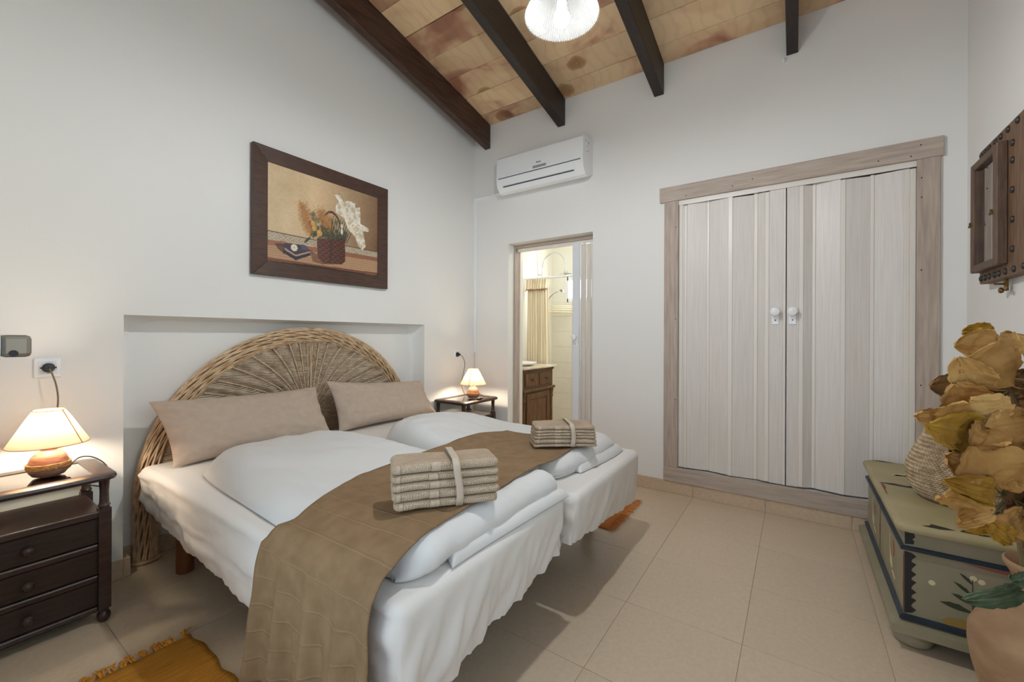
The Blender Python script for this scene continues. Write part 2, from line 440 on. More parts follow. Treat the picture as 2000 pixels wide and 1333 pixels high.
for bi, (y0, y1, first) in enumerate(bays):
    xa = 0.0; xb = first; k = 0
    while xa > -3.28:
        x0, x1 = max(xb, -3.285), xa
        if x1 - x0 > 0.02:
            L_ = (x1 - x0) / cos(ang); wd = y1 - y0
            key = (round(L_, 3), round(wd, 3))
            if key not in plank_cache:
                o = obj('plank', MB().box((-L_ / 2 + .0018, -wd / 2, 0), (L_ / 2 - .0018, wd / 2, .022)), M_PLANK, None, bevel=0.0015)
                plank_cache[key] = o.data; bpy.data.objects.remove(o)
            o = bpy.data.objects.new('plank', plank_cache[key]); COL.objects.link(o); o.parent = ce
            xm = (x0 + x1) / 2
            o.location = (xm, (y0 + y1) / 2, cz(xm) + random.uniform(0, .004)); o.rotation_euler = (0, ang, 0)
        xa = xb; xb = xb - PW - random.uniform(-.004, .004)

# ---- skirting tiles
def skirting(name, segs, horizontal):
    base = None
    o = bpy.data.objects.new(name, None); COL.objects.link(o); struct(o)
    for a, b, fixed, s in segs:      # from a to b along the wall, wall face at 'fixed', s = direction into the room
        lo, hi = min(a, b), max(a, b); d0, d1 = sorted((fixed, fixed + .012 * s))
        if horizontal: m_ = MB().box((lo + .0006, d0, 0.0), (hi - .0006, d1, .089))
        else: m_ = MB().box((d0, lo + .0006, 0.0), (d1, hi - .0006, .089))
        obj('tile', m_, M_SKIRT, o, bevel=0.0015)
def cuts(a, b, offs):
    c = [a] + sorted([q for q in offs if a + .02 < q < b - .02]) + [b]; return list(zip(c[:-1], c[1:]))
gx = [-0.126 - G * k for k in range(9)]; gy = [-2.0524 + G * k for k in range(-3, 5)]
segs = [(a, b, 0.0, -1) for a, b in cuts(-3.285, NX0, gx)] + [(a, b, 0.0, -1) for a, b in cuts(NX1, 0.0, gx)]
segs += [(a, b, ND, -1) for a, b in cuts(NX0 + .03, NX1 - .03, gx)]
skirting('baseboard_left', segs, True)
skirting('baseboard_niche', [(-.012, ND, NX0, 2.2), (-.012, ND, NX1, -2.2)], False)
skirting('baseboard_back', [(a, b, 0.0, -1) for a, b in cuts(-3.427, DY0, gy)] + [(a, b, 0.0, -1) for a, b in cuts(DY1, 0.0, gy)], False)
skirting('baseboard_right', [(a, b, -3.427, 1) for a, b in cuts(-3.285, -.012, gx)], True)

# ---- wardrobe front: limed boards and two folding leaves
tr = bpy.data.objects.new('trim_1', None); COL.objects.link(tr); struct(tr)
obj('board', MB().box((-.026, -3.334, 2.178), (0.0, -1.812, 2.287)), M_GREYWOOD, tr, bevel=.003)
obj('board', MB().box((-.022, -1.945, .195), (0.0, -1.846, 2.178)), M_GREYWOODV, tr, bevel=.003)
obj('board', MB().box((-.022, -3.322, .195), (0.0, -3.227, 2.178)), M_GREYWOODV, tr, bevel=.003)
obj('board', MB().box((-.024, -3.322, .089), (0.0, -1.846, .195)), M_GREYWOOD, tr, bevel=.003)
obj('track', MB().box((-.004, -3.227, 2.150), (0.035, -1.945, 2.178)).box((-.004, -3.227, 2.144), (.0, -1.945, 2.15)), M_PVCR, tr)
for y, z in [(-2.0, 2.20), (-2.3, 2.21), (-2.42, 2.235), (-3.06, 2.205), (-3.24, 2.255), (-3.2, 2.2)]:
    obj('screw', MB().lathe([(.004, 0), (.003, .001)], (-.026, y, z), 6, Matrix.Rotation(-PI / 2, 4, 'Y')), M_BLACK, tr)
for y, z in [(-1.93, 1.98), (-1.93, 1.3), (-1.93, .7), (-3.245, 2.07), (-3.245, 1.96), (-3.245, 1.55), (-3.245, .9)]:
    obj('screw', MB().lathe([(.004, 0), (.003, .001)], (-.022, y, z), 6, Matrix.Rotation(-PI / 2, 4, 'Y')), M_BLACK, tr)

def folding_leaf(name, nodes, zb, zt):
    """nodes: (y, depth, is_rib) boundaries; consecutive nodes make a panel or a rib"""
    d = bpy.data.objects.new(name, None); COL.objects.link(d); struct(d)
    d.location = (0.01, nodes[0][0], zb)
    for (ya, xa, kind), (yb, xb, _) in zip(nodes[:-1], nodes[1:]):
        t = .009 if kind == 'panel' else .014
        dx = 0.0 if kind == 'panel' else -.004
        sl = random.uniform(-.004, .004)
        m_ = MB(); pa = [(xa + dx, ya), (xb + dx, yb), (xb + dx + t, yb), (xa + dx + t, ya)]
        m_.prism([(p, q) for p, q in pa], zb + random.uniform(0, .006), zt - random.uniform(0, .012), 2)
        obj(kind, m_, M_PVC if kind == 'panel' else M_PVCR, d, bevel=.0015 if kind == 'panel' else .003)
    return d
B_, F_ = 0.022, 0.0
L1 = [(-1.947, .006, 'rib'), (-1.974, .004, 'panel'), (-1.985, .006, 'rib'), (-2.003, .006, 'panel'), (-2.133, .024, 'rib'), (-2.150, .024, 'panel'), (-2.271, .004, 'rib'),
      (-2.300, .004, 'panel'), (-2.426, .022, 'rib'), (-2.450, .022, 'panel'), (-2.491, .002, 'rib'), (-2.517, .002, 'panel'), (-2.594, .002, 'rib'), (-2.609, .002, 'x')]
L2 = [(-2.614, .002, 'panel'), (-2.679, .004, 'rib'), (-2.704, .004, 'panel'), (-2.749, .030, 'rib'), (-2.767, .028, 'panel'), (-2.889, .002, 'rib'),
      (-2.914, .002, 'panel'), (-3.030, .024, 'rib'), (-3.049, .024, 'panel'), (-3.176, .004, 'rib'), (-3.202, .006, 'rib'), (-3.228, .006, 'x')]
d1 = folding_leaf('door_1', L1, .198, 2.150)
d2 = folding_leaf('door_2', L2, .198, 2.150)
RY = Matrix.Rotation(-PI / 2, 4, 'Y')
def knob_set(parent, y, z, x):
    p = obj('knob_plate', MB().box((x - .006, y - .021, z - .085), (x, y + .021, z + .03)), M_PORC, parent, bevel=.003)
    obj('keyhole', MB().lathe([(.0045, 0), (.0045, .0012)], (x - .006, y, z - .055), 10, RY), M_BLACK, p)
    obj('knob', MB().lathe([(.013, 0), (.013, .010), (.010, .018), (.016, .028), (.026, .036), (.029, .045), (.026, .054), (.014, .060), (0.0, .061)], (x - .004, y, z), 20, RY), M_PORC, parent, smooth=True)
knob_set(d1, -2.552, 1.335, .002)
knob_set(d2, -2.646, 1.335, .002)

# ---- shower-room doorway: limed lining, track and folded leaf
tr2 = bpy.data.objects.new('trim_2', None); COL.objects.link(tr2); struct(tr2)
obj('board', MB().box((.095, DY1 - .018, 0), (.168, DY1, DZ)), M_GREYWOODV, tr2, bevel=.002)
obj('board', MB().box((.095, DY0, 2.012), (.168, DY1 - .018, DZ)), M_GREYWOOD, tr2, bevel=.002)
obj('stop', MB().box((.168, DY1 - .03, 0), (.215, DY1, 2.0)), M_PVCR, tr2, bevel=.002)
obj('track', MB().box((.115, DY0, 1.982), (.15, DY1 - .03, 2.012)), M_PVCR, tr2, bevel=.002)
d3 = bpy.data.objects.new('door_3', None); COL.objects.link(d3); struct(d3); d3.location = (.09, -1.15, 0)
M_PVCW = mat('white_pvc_stile', S(226, 230, 236), .35)
obj('lock_panel', MB().box((.070, -1.112, .02), (.092, -1.045, 1.985)), M_PVCW, d3, bevel=.003)
for ya, yb, xa, xb, t_ in ((-1.116, -1.136, .088, .112, .012), (-1.138, -1.166, .080, .082, .016), (-1.168, -1.194, .098, .120, .010), (-1.198, -1.212, .084, .084, .016), (-1.214, -1.236, .094, .118, .010), (-1.238, -1.263, .086, .090, .016)):
    obj('panel', MB().prism([(xa, ya), (xb, yb), (xb + t_, yb), (xa + t_, ya)], .02, 1.975, 2), M_PVC, d3, bevel=.002)
p = obj('knob_plate', MB().box((.064, -1.096, 1.075), (.070, -1.060, 1.185)), M_PORC, d3, bevel=.003)
obj('keyhole', MB().lathe([(.004, 0), (.004, .001)], (.064, -1.078, 1.10), 8, RY), M_BLACK, p)
obj('knob', MB().lathe([(.012, 0), (.012, .012), (.010, .02), (.018, .032), (.027, .042), (.026, .054), (.014, .060), (0.0, .061)], (.066, -1.082, 1.160), 18, RY), M_PORC, d3, smooth=True)
obj('knob', MB().lathe([(.012, 0), (.012, .012), (.020, .03), (.026, .042), (.014, .055), (0.0, .056)], (.092, -1.060, 1.160), 18, Matrix.Rotation(PI / 2, 4, 'Y')), M_PORC, d3, smooth=True)

# ---- glazed entrance leaf beside the camera (only its lever reaches into the picture)
d4 = bpy.data.objects.new('door_4', None); COL.objects.link(d4); struct(d4); d4.location = (-3.262, -1.58, 0)
M_DOORW = mat('pale_door_paint', S(196, 206, 220), 0.45)
for a, b in [((-3.284, -2.035, .02), (-3.243, -1.945, 2.18)), ((-3.284, -1.22, .02), (-3.243, -1.135, 2.18)), ((-3.284, -1.945, .02), (-3.243, -1.22, .16)), ((-3.284, -1.945, 2.08), (-3.243, -1.22, 2.18)), ((-3.284, -1.945, .95), (-3.243, -1.22, 1.03))]:
    obj('stile', MB().box(a, b), M_DOORW, d4, bevel=.003)
for z0, z1 in [(.16, .95), (1.03, 2.08)]:
    obj('pane', MB().box((-3.266, -1.945, z0), (-3.261, -1.22, z1)), M_GLASS, d4)
RYp = Matrix.Rotation(PI / 2, 4, 'Y')
hx, hy, hz_ = -3.243, -1.985, 1.157
rose = obj('rose', MB().lathe([(.027, 0), (.027, .009), (.024, .0115), (0, .0115)], (hx, hy, hz_), 28, RYp), M_DOORW, d4, smooth=True)
obj('lever', MB().tube([(hx + .006, hy, hz_), (hx + .018, hy, hz_)], .0085, 12).box((hx + .012, hy - .0115, hz_ - .0115), (hx + .034, hy + .10, hz_ + .0115)), M_NICKEL, d4, bevel=.004, bseg=2)
obj('set_screw', MB().lathe([(.0035, 0), (.0035, .0012)], (hx + .021, hy - .0115, hz_ - .0075), 10, Matrix.Rotation(PI / 2, 4, 'X')), M_BLACK, d4)

# ---- shower room behind
M_BATHW = mat('shower_plaster', S(240, 238, 228), 0.8)
M_BATHT = mat('cream_wall_tile', S(234, 230, 216), 0.25, objrand=0.01, col2=S(231, 226, 211), nscale=10)
BX, BY0, BY1, BZ = 1.72, -1.75, 0.05, 2.45
struct(obj('wall_shower_left', MB().box((T, BY1, 0), (BX + .1, BY1 + .1, BZ)), M_BATHW))
bw = MB(); wy0, wy1, wz0, wz1 = -.56, -.175, 1.645, 1.92
bw.box((BX, BY0, 0), (BX + .1, BY1 + .1, wz0)).box((BX, BY0, wz1), (BX + .1, BY1 + .1, BZ)).box((BX, wy1, wz0), (BX + .1, BY1 + .1, wz1)).box((BX, BY0, wz0), (BX + .1, wy0, wz1))
wb = struct(obj('wall_shower_back', bw, M_BATHW))
struct(obj('wall_shower_right', MB().box((T, BY0 - .1, 0), (BX + .1, BY0, BZ)), M_BATHW))
struct(obj('ceiling_shower', MB().box((T, BY0 - .1, BZ), (BX + .1, BY1 + .1, BZ + .1)), M_BATHW))
struct(obj('floor_shower', MB().box((0.0, BY0 - .1, -.06), (BX + .1, BY1 + .1, -.001)), M_BEIGE_TILE))
for r in range(8):
    for c in range(6):
        y1 = BY1 - .30 * c; y0 = max(y1 - .30, BY0); z0 = .205 * r
        if r > 7: continue
        obj('tile', MB().box((BX - .006, y0 + .0012, z0 + .0012), (BX, y1 - .0012, z0 + .2038)), M_BATHT, wb, bevel=.001)
w1 = bpy.data.objects.new('window_1', None); COL.objects.link(w1); struct(w1); w1.location = (BX, -.46, 1.76)
for a, b in [((BX - .01, wy0 - .03, wz0 - .03), (BX + .05, wy0 + .02, wz1 + .03)), ((BX - .01, wy1 - .02, wz0 - .03), (BX + .05, wy1 + .03, wz1 + .03)), ((BX - .01, wy0, wz0 - .03), (BX + .05, wy1, wz0 + .02)), ((BX - .01, wy0, wz1 - .02), (BX + .05, wy1, wz1 + .03))]:
    obj('window_frame', MB().box(a, b), M_WHITE, w1, bevel=.003)
obj('pane', MB().box((BX + .02, wy0, wz0), (BX + .025, wy1, wz1)), emit_mat('daylit_frosted_pane', (0.86, 0.94, 1.0, 1), 1.6), w1)
light('shower_room_fill', 'POINT', (0.95, -1.15, 2.2), BATH_W, (1.0, 0.97, 0.92), radius=.10)  # added fill light without a fixture, out of view, to brighten the shower room

# ================================================================== headboard
HCX, HZ0, HA, HB, HY = -1.69, 0.33, 0.925, 0.885, 0.085
def arch(a, b, z0, n=120, zfoot=0.012):
    """points of an arch outline from the left foot over the top to the right foot"""
    pts = []
    m_ = 14
    for k in range(m_): pts.append((HCX - a, zfoot + (z0 - zfoot) * k / m_))
    for k in range(n + 1):
        t = PI - PI * k / n; pts.append((HCX + a * cos(t), z0 + b * sin(t)))
    for k in range(1, m_ + 1): pts.append((HCX + a, z0 - (z0 - zfoot) * k / m_))
    return pts
hb = thing('headboard', 'arched woven wicker headboard standing in the wall niche behind both beds', 'headboard', (HCX, HY, 0))
mid = arch(HA - .048, HB - .045, HZ0)
nrm = []
for i in range(len(mid)):
    a = mid[max(i - 1, 0)]; b = mid[min(i + 1, len(mid) - 1)]
    d = Vector((b[0] - a[0], b[1] - a[1])).normalized(); nrm.append((-d.y, d.x))
arc = [0.0]
for i in range(1, len(mid)): arc.append(arc[-1] + math.hypot(mid[i][0] - mid[i - 1][0], mid[i][1] - mid[i - 1][1]))
def rim_pt(i, phi, hw, ht):
    return (mid[i][0] + nrm[i][0] * hw * cos(phi), HY - ht * sin(phi), mid[i][1] + nrm[i][1] * hw * cos(phi))
core = MB(); rows = []
for i in range(len(mid)):
    rows.append([rim_pt(i, 2 * PI * k / 12, .040, .024) for k in range(13)])
core.grid(rows); obj('rim_core', core, M_WICKCORE, hb, smooth=True)
st = MB()
NS = 34
for s in range(NS):
    pts = []
    for i in range(0, len(mid), 2):
        sgn = 1 if s % 2 else -1
        phi = 2 * PI * s / NS + arc[i] * 1.5 + 0.13 * sin(arc[i] * 24 + s * 2.1)
        lift = 0.0028 * sin(arc[i] * 30 + s * 2.4)
        pts.append(rim_pt(i, phi, .046 + lift, .029 + lift))
    st.tube(pts, .0052, 4, caps=False)
o = obj('rim_strands', st, M_WICKER, hb, smooth=True, angle=60); o['kind'] = 'stuff'
for sx in (-1, 1):
    cx_ = HCX + sx * (HA - .048); ring = [(cx_ + .054 * cos(2 * PI * k / 28), HY + .037 * sin(2 * PI * k / 28), .011) for k in range(29)]
    obj('foot_ring', MB().tube(ring, .008, 6, caps=False), M_WICKER, hb, smooth=True, angle=60)
# woven panel: horizontal weavers passing over stakes that fan out from the middle
AI, BI = HA - .09, HB - .085
FANZ = 0.55
def ph(x, z):
    dx = abs(x - HCX); u = dx / (dx * dx + .10 ** 2) ** .27
    return 50.0 * math.atan(.50 * u / max(.03, z - FANZ))
pn = MB(); zz = .46; row = 0
while zz < HZ0 + BI - .006:
    t = max(0.0, 1 - ((zz - HZ0) / BI) ** 2) ** 0.5
    hw_ = AI * t
    n = max(8, int(2 * hw_ / .0105)); pts = []
    j = random.uniform(-.0012, .0012)
    for k in range(n + 1):
        x = HCX - hw_ + 2 * hw_ * k / n
        pts.append((x, HY - .016 * cos(ph(x, zz)), zz + j + .0009 * sin(x * 40 + row)))
    pn.tube(pts, .0040, 4, caps=False); zz += .0092; row += 1
o = obj('woven_panel', pn, M_WICKERP, hb, smooth=True, angle=60); o['kind'] = 'stuff'
for sx in (-1, 1):
    for k in range(0, 17):
        tgt = PI + 2 * PI * k
        pts = []
        for q in range(40):
            z = .60 + q * .016
            lo_, hi_ = 0.0, AI
            if ph(HCX + hi_, z) < tgt: continue
            for _ in range(30):
                md = (lo_ + hi_) / 2
                if ph(HCX + md, z) < tgt: lo_ = md
                else: hi_ = md
            x = HCX + sx * lo_
            if ((x - HCX) / (AI + .012)) ** 2 + ((z - HZ0) / (BI + .012)) ** 2 > 1: break
            pts.append((x, HY - .002, z))
        if len(pts) > 1: obj('stake', MB().tube(pts, .0042, 5, caps=False), M_WICKER, hb, smooth=True, angle=60)
obj('stake', MB().tube([(HCX, HY - .016, .5), (HCX, HY - .016, HZ0 + BI)], .004, 5, caps=False), M_WICKER, hb, smooth=True, angle=60)

# ================================================================== beds
def rrect(x0, x1, y0, y1, r, per=9, step=.03):
    """rounded rectangle points with outward normals, counter-clockwise from the middle of the -y side"""
    out = []
    def seg(ax, ay, bx, by, nx_, ny_):
        n = max(1, int(math.hypot(bx - ax, by - ay) / step))
        for k in range(n): out.append((ax + (bx - ax) * k / n, ay + (by - ay) * k / n, nx_, ny_))
    def corner(cx_, cy_, a0):
        for k in range(per):
            t = a0 + PI / 2 * k / per; out.append((cx_ + r * cos(t), cy_ + r * sin(t), cos(t), sin(t)))
    seg(x0 + r, y0, x1 - r, y0, 0, -1); corner(x1 - r, y0 + r, -PI / 2)
    seg(x1, y0 + r, x1, y1 - r, 1, 0); corner(x1 - r, y1 - r, 0)
    seg(x1 - r, y1, x0 + r, y1, 0, 1); corner(x0 + r, y1 - r, PI / 2)
    seg(x0, y1 - r, x0, y0 + r, -1, 0); corner(x0 + r, y0 + r, PI)
    return out

def make_bed(name, label, x0, x1, y0, y1, zt, zb_fn, ruffle, seed):
    t = thing(name, label, 'bed', ((x0 + x1) / 2, (y0 + y1) / 2, 0), 'twin beds pushed together')
    P = rrect(x0, x1, y0, y1, .045, step=.012); n = len(P); rows = []
    K = 15; rr = .032
    for k in range(K + 1):
        row = []
        f = k / K
        for (x, y, ax, ay) in P:
            zb = zb_fn(x, y)
            foot = smoothstep(.35, .95, -ay); side = smoothstep(.6, 1, -ax)
            s = x if foot > .5 else y
            low = 1 - f
            z = zb + (zt - rr - zb) * f
            # slanted gathers towards the elastic hem
            fold = nz(s * 15 + (1 - f) * 2.6 + seed, f * .9, seed) * .036 * low ** .7
            fold += nz(s * 38 + (1 - f) * 2 + seed, f * 1.6, 3.3) * .019 * low ** 1.2
            fine = nz(s * 82 + seed, 7.7, f) * .009 * low ** 3
            d = (fold + fine) * (ruffle * foot + .35 * (1 - foot)) - .030 * (low ** 3) * (.5 + .5 * foot)
            d += side * (.010 * sin(f * 5.0 + s * 2.1) * (1 - f) + .012 * nz(s * 2.6 + f * 1.5, f * 4 + seed, 1) + .006 * nz(s * 7 + f * 4, f * 9 + seed, 4) - .007 * math.exp(-((f - .46) / .035) ** 2))
            zz = z + (nz(s * 60, seed, 2) * .008 * foot + nz(s * 6, seed, 5) * .003) * low ** 3
            row.append((x + ax * d, y + ay * d, zz))
        rows.append(row)
    for k in range(1, 6):
        a = k / 5 * PI / 2
        rows.append([(x - ax * rr * (1 - cos(a)), y - ay * rr * (1 - cos(a)), zt - rr + rr * sin(a)) for (x, y, ax, ay) in P])
    cx_, cy_ = (x0 + x1) / 2, (y0 + y1) / 2
    for sc_ in (.9, .7, .4, .1):
        rows.append([(cx_ + (x - ax * rr - cx_) * sc_, cy_ + (y - ay * rr - cy_) * sc_, zt - .003 * abs(nz(x * 4 * sc_, y * 4 * sc_, seed))) for (x, y, ax, ay) in P])
    m_ = MB(); vs = [p for r in rows for p in r]; fs = []
    for i in range(len(rows) - 1):
        for k in range(n):
            k2 = (k + 1) % n; fs.append((i * n + k, i * n + k2, (i + 1) * n + k2, (i + 1) * n + k))
    fs.append(tuple((len(rows) - 1) * n + k for k in range(n)))
    m_.add(vs, fs); obj('fitted_sheet', m_, M_SHEET, t, smooth=True, angle=75)
    obj('base', MB().box((x0 + .035, y0 + .05, .305), (x1 - .035, y1 - .035, zt - .06)), M_DARKLEG, t)
    return t
def zb_left(x, y):
    f = smoothstep(-1.5, -1.9, y) * 0
    side = np.interp(y, [-1.9, -1.2, -.45, -.16, -.03], [.215, .224, .282, .315, .345])
    foot = np.interp(x, [-2.62, -2.42, -1.76], [.215, .22, .285])
    return float(foot if y < -1.85 else side if x < -2.3 else .285)
def zb_right(x, y):
    foot = np.interp(x, [-1.73, -.9], [.305, .225]); return float(foot if y < -1.85 else .26)
MTOP = .522
bedL = make_bed('bed', 'white sheeted twin bed nearer the glass topped nightstand with three drawers', -2.628, -1.742, -1.90, -.02, MTOP, zb_left, 1.0, 1.7)
bedR = make_bed('bed', 'white sheeted twin bed on the side of the shower room doorway', -1.724, -.870, -1.93, -.02, MTOP - .004, zb_right, .45, 8.2)
for t, x0, x1, m_ in ((bedL, -2.60, -1.76, M_LEG), (bedR, -1.70, -.90, M_DARKLEG)):
    for lx, lys in ((x0 + .115, (-.185, -1.45)), (x1 - .115 if t is bedL else x1 - .03, (-.185, -1.45 if t is bedL else -1.63))):
        for ly in lys:
            obj('leg', MB().lathe([(.034, 0), (.037, .004), (.037, .30)], (lx, ly, 0), 20), m_, t, smooth=True)

# ================================================================== duvets
def duvet_patch(left, right, head, foot, T, wd, nu=64, nv=90, seed=0.0, base=MTOP, wr=.014, soft=False):
    """closed puffy slab over a four-sided outline. left/right: polylines head->foot, head/foot: left->right"""
    def poly(pl, t):
        xs_ = np.linspace(0, 1, len(pl)); return Vector((float(np.interp(t, xs_, [p[0] for p in pl])), float(np.interp(t, xs_, [p[1] for p in pl]))))
    def sm(pl, t):
        h = .10; return (poly(pl, max(0, t - h)) + poly(pl, t) * 2 + poly(pl, min(1, t + h))) / 4 if h < t < 1 - h else poly(pl, t)
    top = []; bot = []
    for i in range(nu + 1):
        u = i / nu; u = .5 - .5 * cos(PI * u) * (.55) - (.5 - u) * .45 if False else .5 + (u - .5) * (1.0 + .6 * (1 - (2 * abs(u - .5)) ** 2) * 0)
        u = .5 - .5 * cos(PI * u) if True else u
        rt = []; rb = []
        for j in range(nv + 1):
            v = .5 - .5 * cos(PI * j / nv)
            L_ = sm(left, v); R_ = sm(right, v); H_ = sm(head, u); F_ = sm(foot, u)
            c00, c10, c01, c11 = Vector(head[0]), Vector(head[-1]), Vector(foot[0]), Vector(foot[-1])
            p = L_ * (1 - u) + R_ * u + H_ * (1 - v) + F_ * v - (c00 * (1 - u) * (1 - v) + c10 * u * (1 - v) + c01 * (1 - u) * v + c11 * u * v)
            wx = (R_ - L_).length; wy = (F_ - H_).length
            du = min(u * wx, (1 - u) * wx); dv = min(v * wy, (1 - v) * wy)
            wd_ = wd(u, v) if callable(wd) else wd
            f = lambda d: math.sqrt(max(0.0, 1 - (1 - min(d / wd_, 1)) ** 2))
            wl = wd_ * 2.3 if (u < .5 and soft) else wd_
            fl = lambda d, w_: math.sqrt(max(0.0, 1 - (1 - min(d / w_, 1)) ** 2))
            pr = fl(du, wl) * f(dv)
            Tt = T(p.x, p.y) if callable(T) else T
            wrk = wr * (nz(p.x * 5 + seed, p.y * 2.4, seed) + .5 * nz(p.x * 11, p.y * 7 + seed, 1.2) + .25 * nz(p.x * 26, p.y * 18 + seed, 4.2) - .55 * max(0, .16 - abs(nz(p.x * 3.1 + seed, p.y * 6.5 + p.x * 3, 8.8))) / .16 * (.5 + nz(p.x * 2, p.y * 2, seed)))
            z = base + .004 + (Tt + wrk) * pr
            rt.append((p.x, p.y, z)); rb.append((p.x, p.y, base + .002))
        top.append(rt); bot.append(rb)
    m_ = MB(); m_.grid(top, flip=False); m_.grid(bot, flip=True)
    return m_, top

TOPS = []
# left duvet
def TL(x, y):
    return .082 + .030 * math.exp(-(((y + .62) / .35) ** 2)) + .012 * math.exp(-(((y + 1.72) / .14) ** 2)) - .02 * smoothstep(-2.45, -2.62, x)
mL, topL = duvet_patch([(-2.50, -.44), (-2.53, -.62), (-2.545, -.9), (-2.57, -1.25), (-2.585, -1.6), (-2.545, -1.80)],
                       [(-1.86, -.52), (-1.78, -.8), (-1.76, -1.2), (-1.75, -1.5), (-1.76, -1.82)],
                       [(-2.50, -.44), (-2.36, -.36), (-2.2, -.33), (-2.0, -.37), (-1.86, -.52)],
                       [(-2.545, -1.80), (-2.49, -1.855), (-2.35, -1.85), (-2.1, -1.85), (-1.9, -1.875), (-1.76, -1.84)], TL, .095, seed=2.0, soft=True)
dvL = obj('duvet', mL, M_DUVET, None, smooth=True, angle=80)
tag(dvL, 'white duvet spread on the bed beside the three drawer nightstand, folded over at its foot', 'duvet', 'white duvets')
TOPS.append(topL)
# right duvet: plump at the head, folded at the foot
def TR(x, y):
    return .070 + .085 * math.exp(-(((y + .82) / .26) ** 2)) * math.exp(-(((x + 1.42) / .42) ** 2)) + .022 * math.exp(-(((y + 1.66) / .16) ** 2))
mR, topR = duvet_patch([(-1.60, -.60), (-1.66, -.85), (-1.67, -1.1), (-1.69, -1.4), (-1.655, -1.69)],
                       [(-1.02, -.62), (-.93, -.9), (-.90, -1.2), (-.91, -1.5), (-.99, -1.74)],
                       [(-1.60, -.60), (-1.45, -.49), (-1.25, -.46), (-1.1, -.5), (-1.02, -.62)],
                       [(-1.655, -1.69), (-1.60, -1.79), (-1.4, -1.815), (-1.2, -1.80), (-.99, -1.76)], TR, .10, seed=6.0, base=MTOP - .004)
dvR = obj('duvet', mR, M_DUVET, None, smooth=True, angle=80)
tag(dvR, 'white duvet plumped up on the bed by the doorway, folded over at its foot', 'duvet', 'white duvets')
TOPS.append(topR)
# folded-under layers showing at the foot of each duvet
def fold(parent, left, right, head, foot, T, wd, seed, base):
    m_, tp = duvet_patch(left, right, head, foot, T, wd, nu=50, nv=24, seed=seed, base=base, wr=.007)
    obj('folded_edge', m_, M_DUVET, parent, smooth=True, angle=80); TOPS.append(tp)
def roll(parent, path, ry, rz, base, seed):
    pth = [Vector(p) for p in path]; n = 60; rows = []
    L_ = [0.0]
    for p, q in zip(pth[:-1], pth[1:]): L_.append(L_[-1] + (q - p).length)
    for i in range(n + 1):
        t = .5 - .5 * cos(PI * i / n); s = t * L_[-1]
        px = float(np.interp(s, L_, [p.x for p in pth])); py = float(np.interp(s, L_, [p.y for p in pth]))
        e = max(0.02, 1 - abs(2 * t - 1) ** 16) ** .5
        row = []
        for k in range(21):
            a_ = 2 * PI * k / 20
            m_ = 1 + .14 * nz(t * 7 + seed, cos(a_) * .8, sin(a_) * .8 + seed) + .06 * nz(t * 19 + seed, cos(a_) * 2, sin(a_) * 2)
            cz_ = max(-.92, sin(a_) * m_)
            row.append((px + .012 * nz(t * 5, a_ * .3, seed), py + ry * cos(a_) * m_ * e, base + .003 + rz * .92 * e + rz * cz_ * e))
        rows.append(row)
    m_ = MB(); m_.grid(rows)
    obj('folded_edge', m_, M_DUVET, parent, smooth=True, angle=80)
    TOPS.append([[(x, y, min(z, 9)) for x, y, z in r[:11]] for r in rows])
roll(dvL, [(-2.555, -1.80), (-2.48, -1.825), (-2.3, -1.81), (-2.0, -1.815), (-1.765, -1.83)], .062, .056, MTOP, 3.0)
fold(dvL, [(-2.30, -1.70), (-2.42, -1.885)], [(-1.77, -1.70), (-1.758, -1.915)], [(-2.30, -1.70), (-1.77, -1.70)], [(-2.42, -1.885), (-2.3, -1.885), (-2.1, -1.895), (-1.9, -1.905), (-1.758, -1.915)], .034, .034, 3.0, MTOP)
roll(dvR, [(-1.645, -1.705), (-1.56, -1.745), (-1.4, -1.765), (-1.2, -1.77), (-.985, -1.775)], .060, .048, MTOP - .004, 7.0)
fold(dvR, [(-1.42, -1.6), (-1.46, -1.83)], [(-.97, -1.6), (-.955, -1.86)], [(-1.42, -1.6), (-.97, -1.6)], [(-1.46, -1.83), (-1.3, -1.85), (-1.1, -1.865), (-.955, -1.86)], .040, .04, 9.0, MTOP - .004)
fold(dvR, [(-1.30, -1.56), (-1.28, -1.80)], [(-.985, -1.56), (-.965, -1.84)], [(-1.30, -1.56), (-.985, -1.56)], [(-1.28, -1.80), (-1.12, -1.835), (-.965, -1.84)], lambda x, y: .055 + .055 * smoothstep(-1.28, -1.02, x), .10, 4.0, MTOP - .004)

# ---- height field of what lies on the beds
GX0, GY0, GS = -2.80, -2.02, .012
NXg, NYg = int(2.05 / GS), int(2.05 / GS)
H = np.full((NXg, NYg), MTOP)
for tp in TOPS:
    A = np.array(tp)
    ni, nj = A.shape[:2]
    for i in range(ni - 1):
        for j in range(nj - 1):
            q = A[i:i + 2, j:j + 2].reshape(4, 3); mn = q.min(0); mx = q.max(0)
            a0, a1 = int((mn[0] - GX0) / GS), int((mx[0] - GX0) / GS) + 1
            b0, b1 = int((mn[1] - GY0) / GS), int((mx[1] - GY0) / GS) + 1
            a0 = max(a0, 0); b0 = max(b0, 0)
            H[a0:a1 + 1, b0:b1 + 1] = np.maximum(H[a0:a1 + 1, b0:b1 + 1], mx[2])
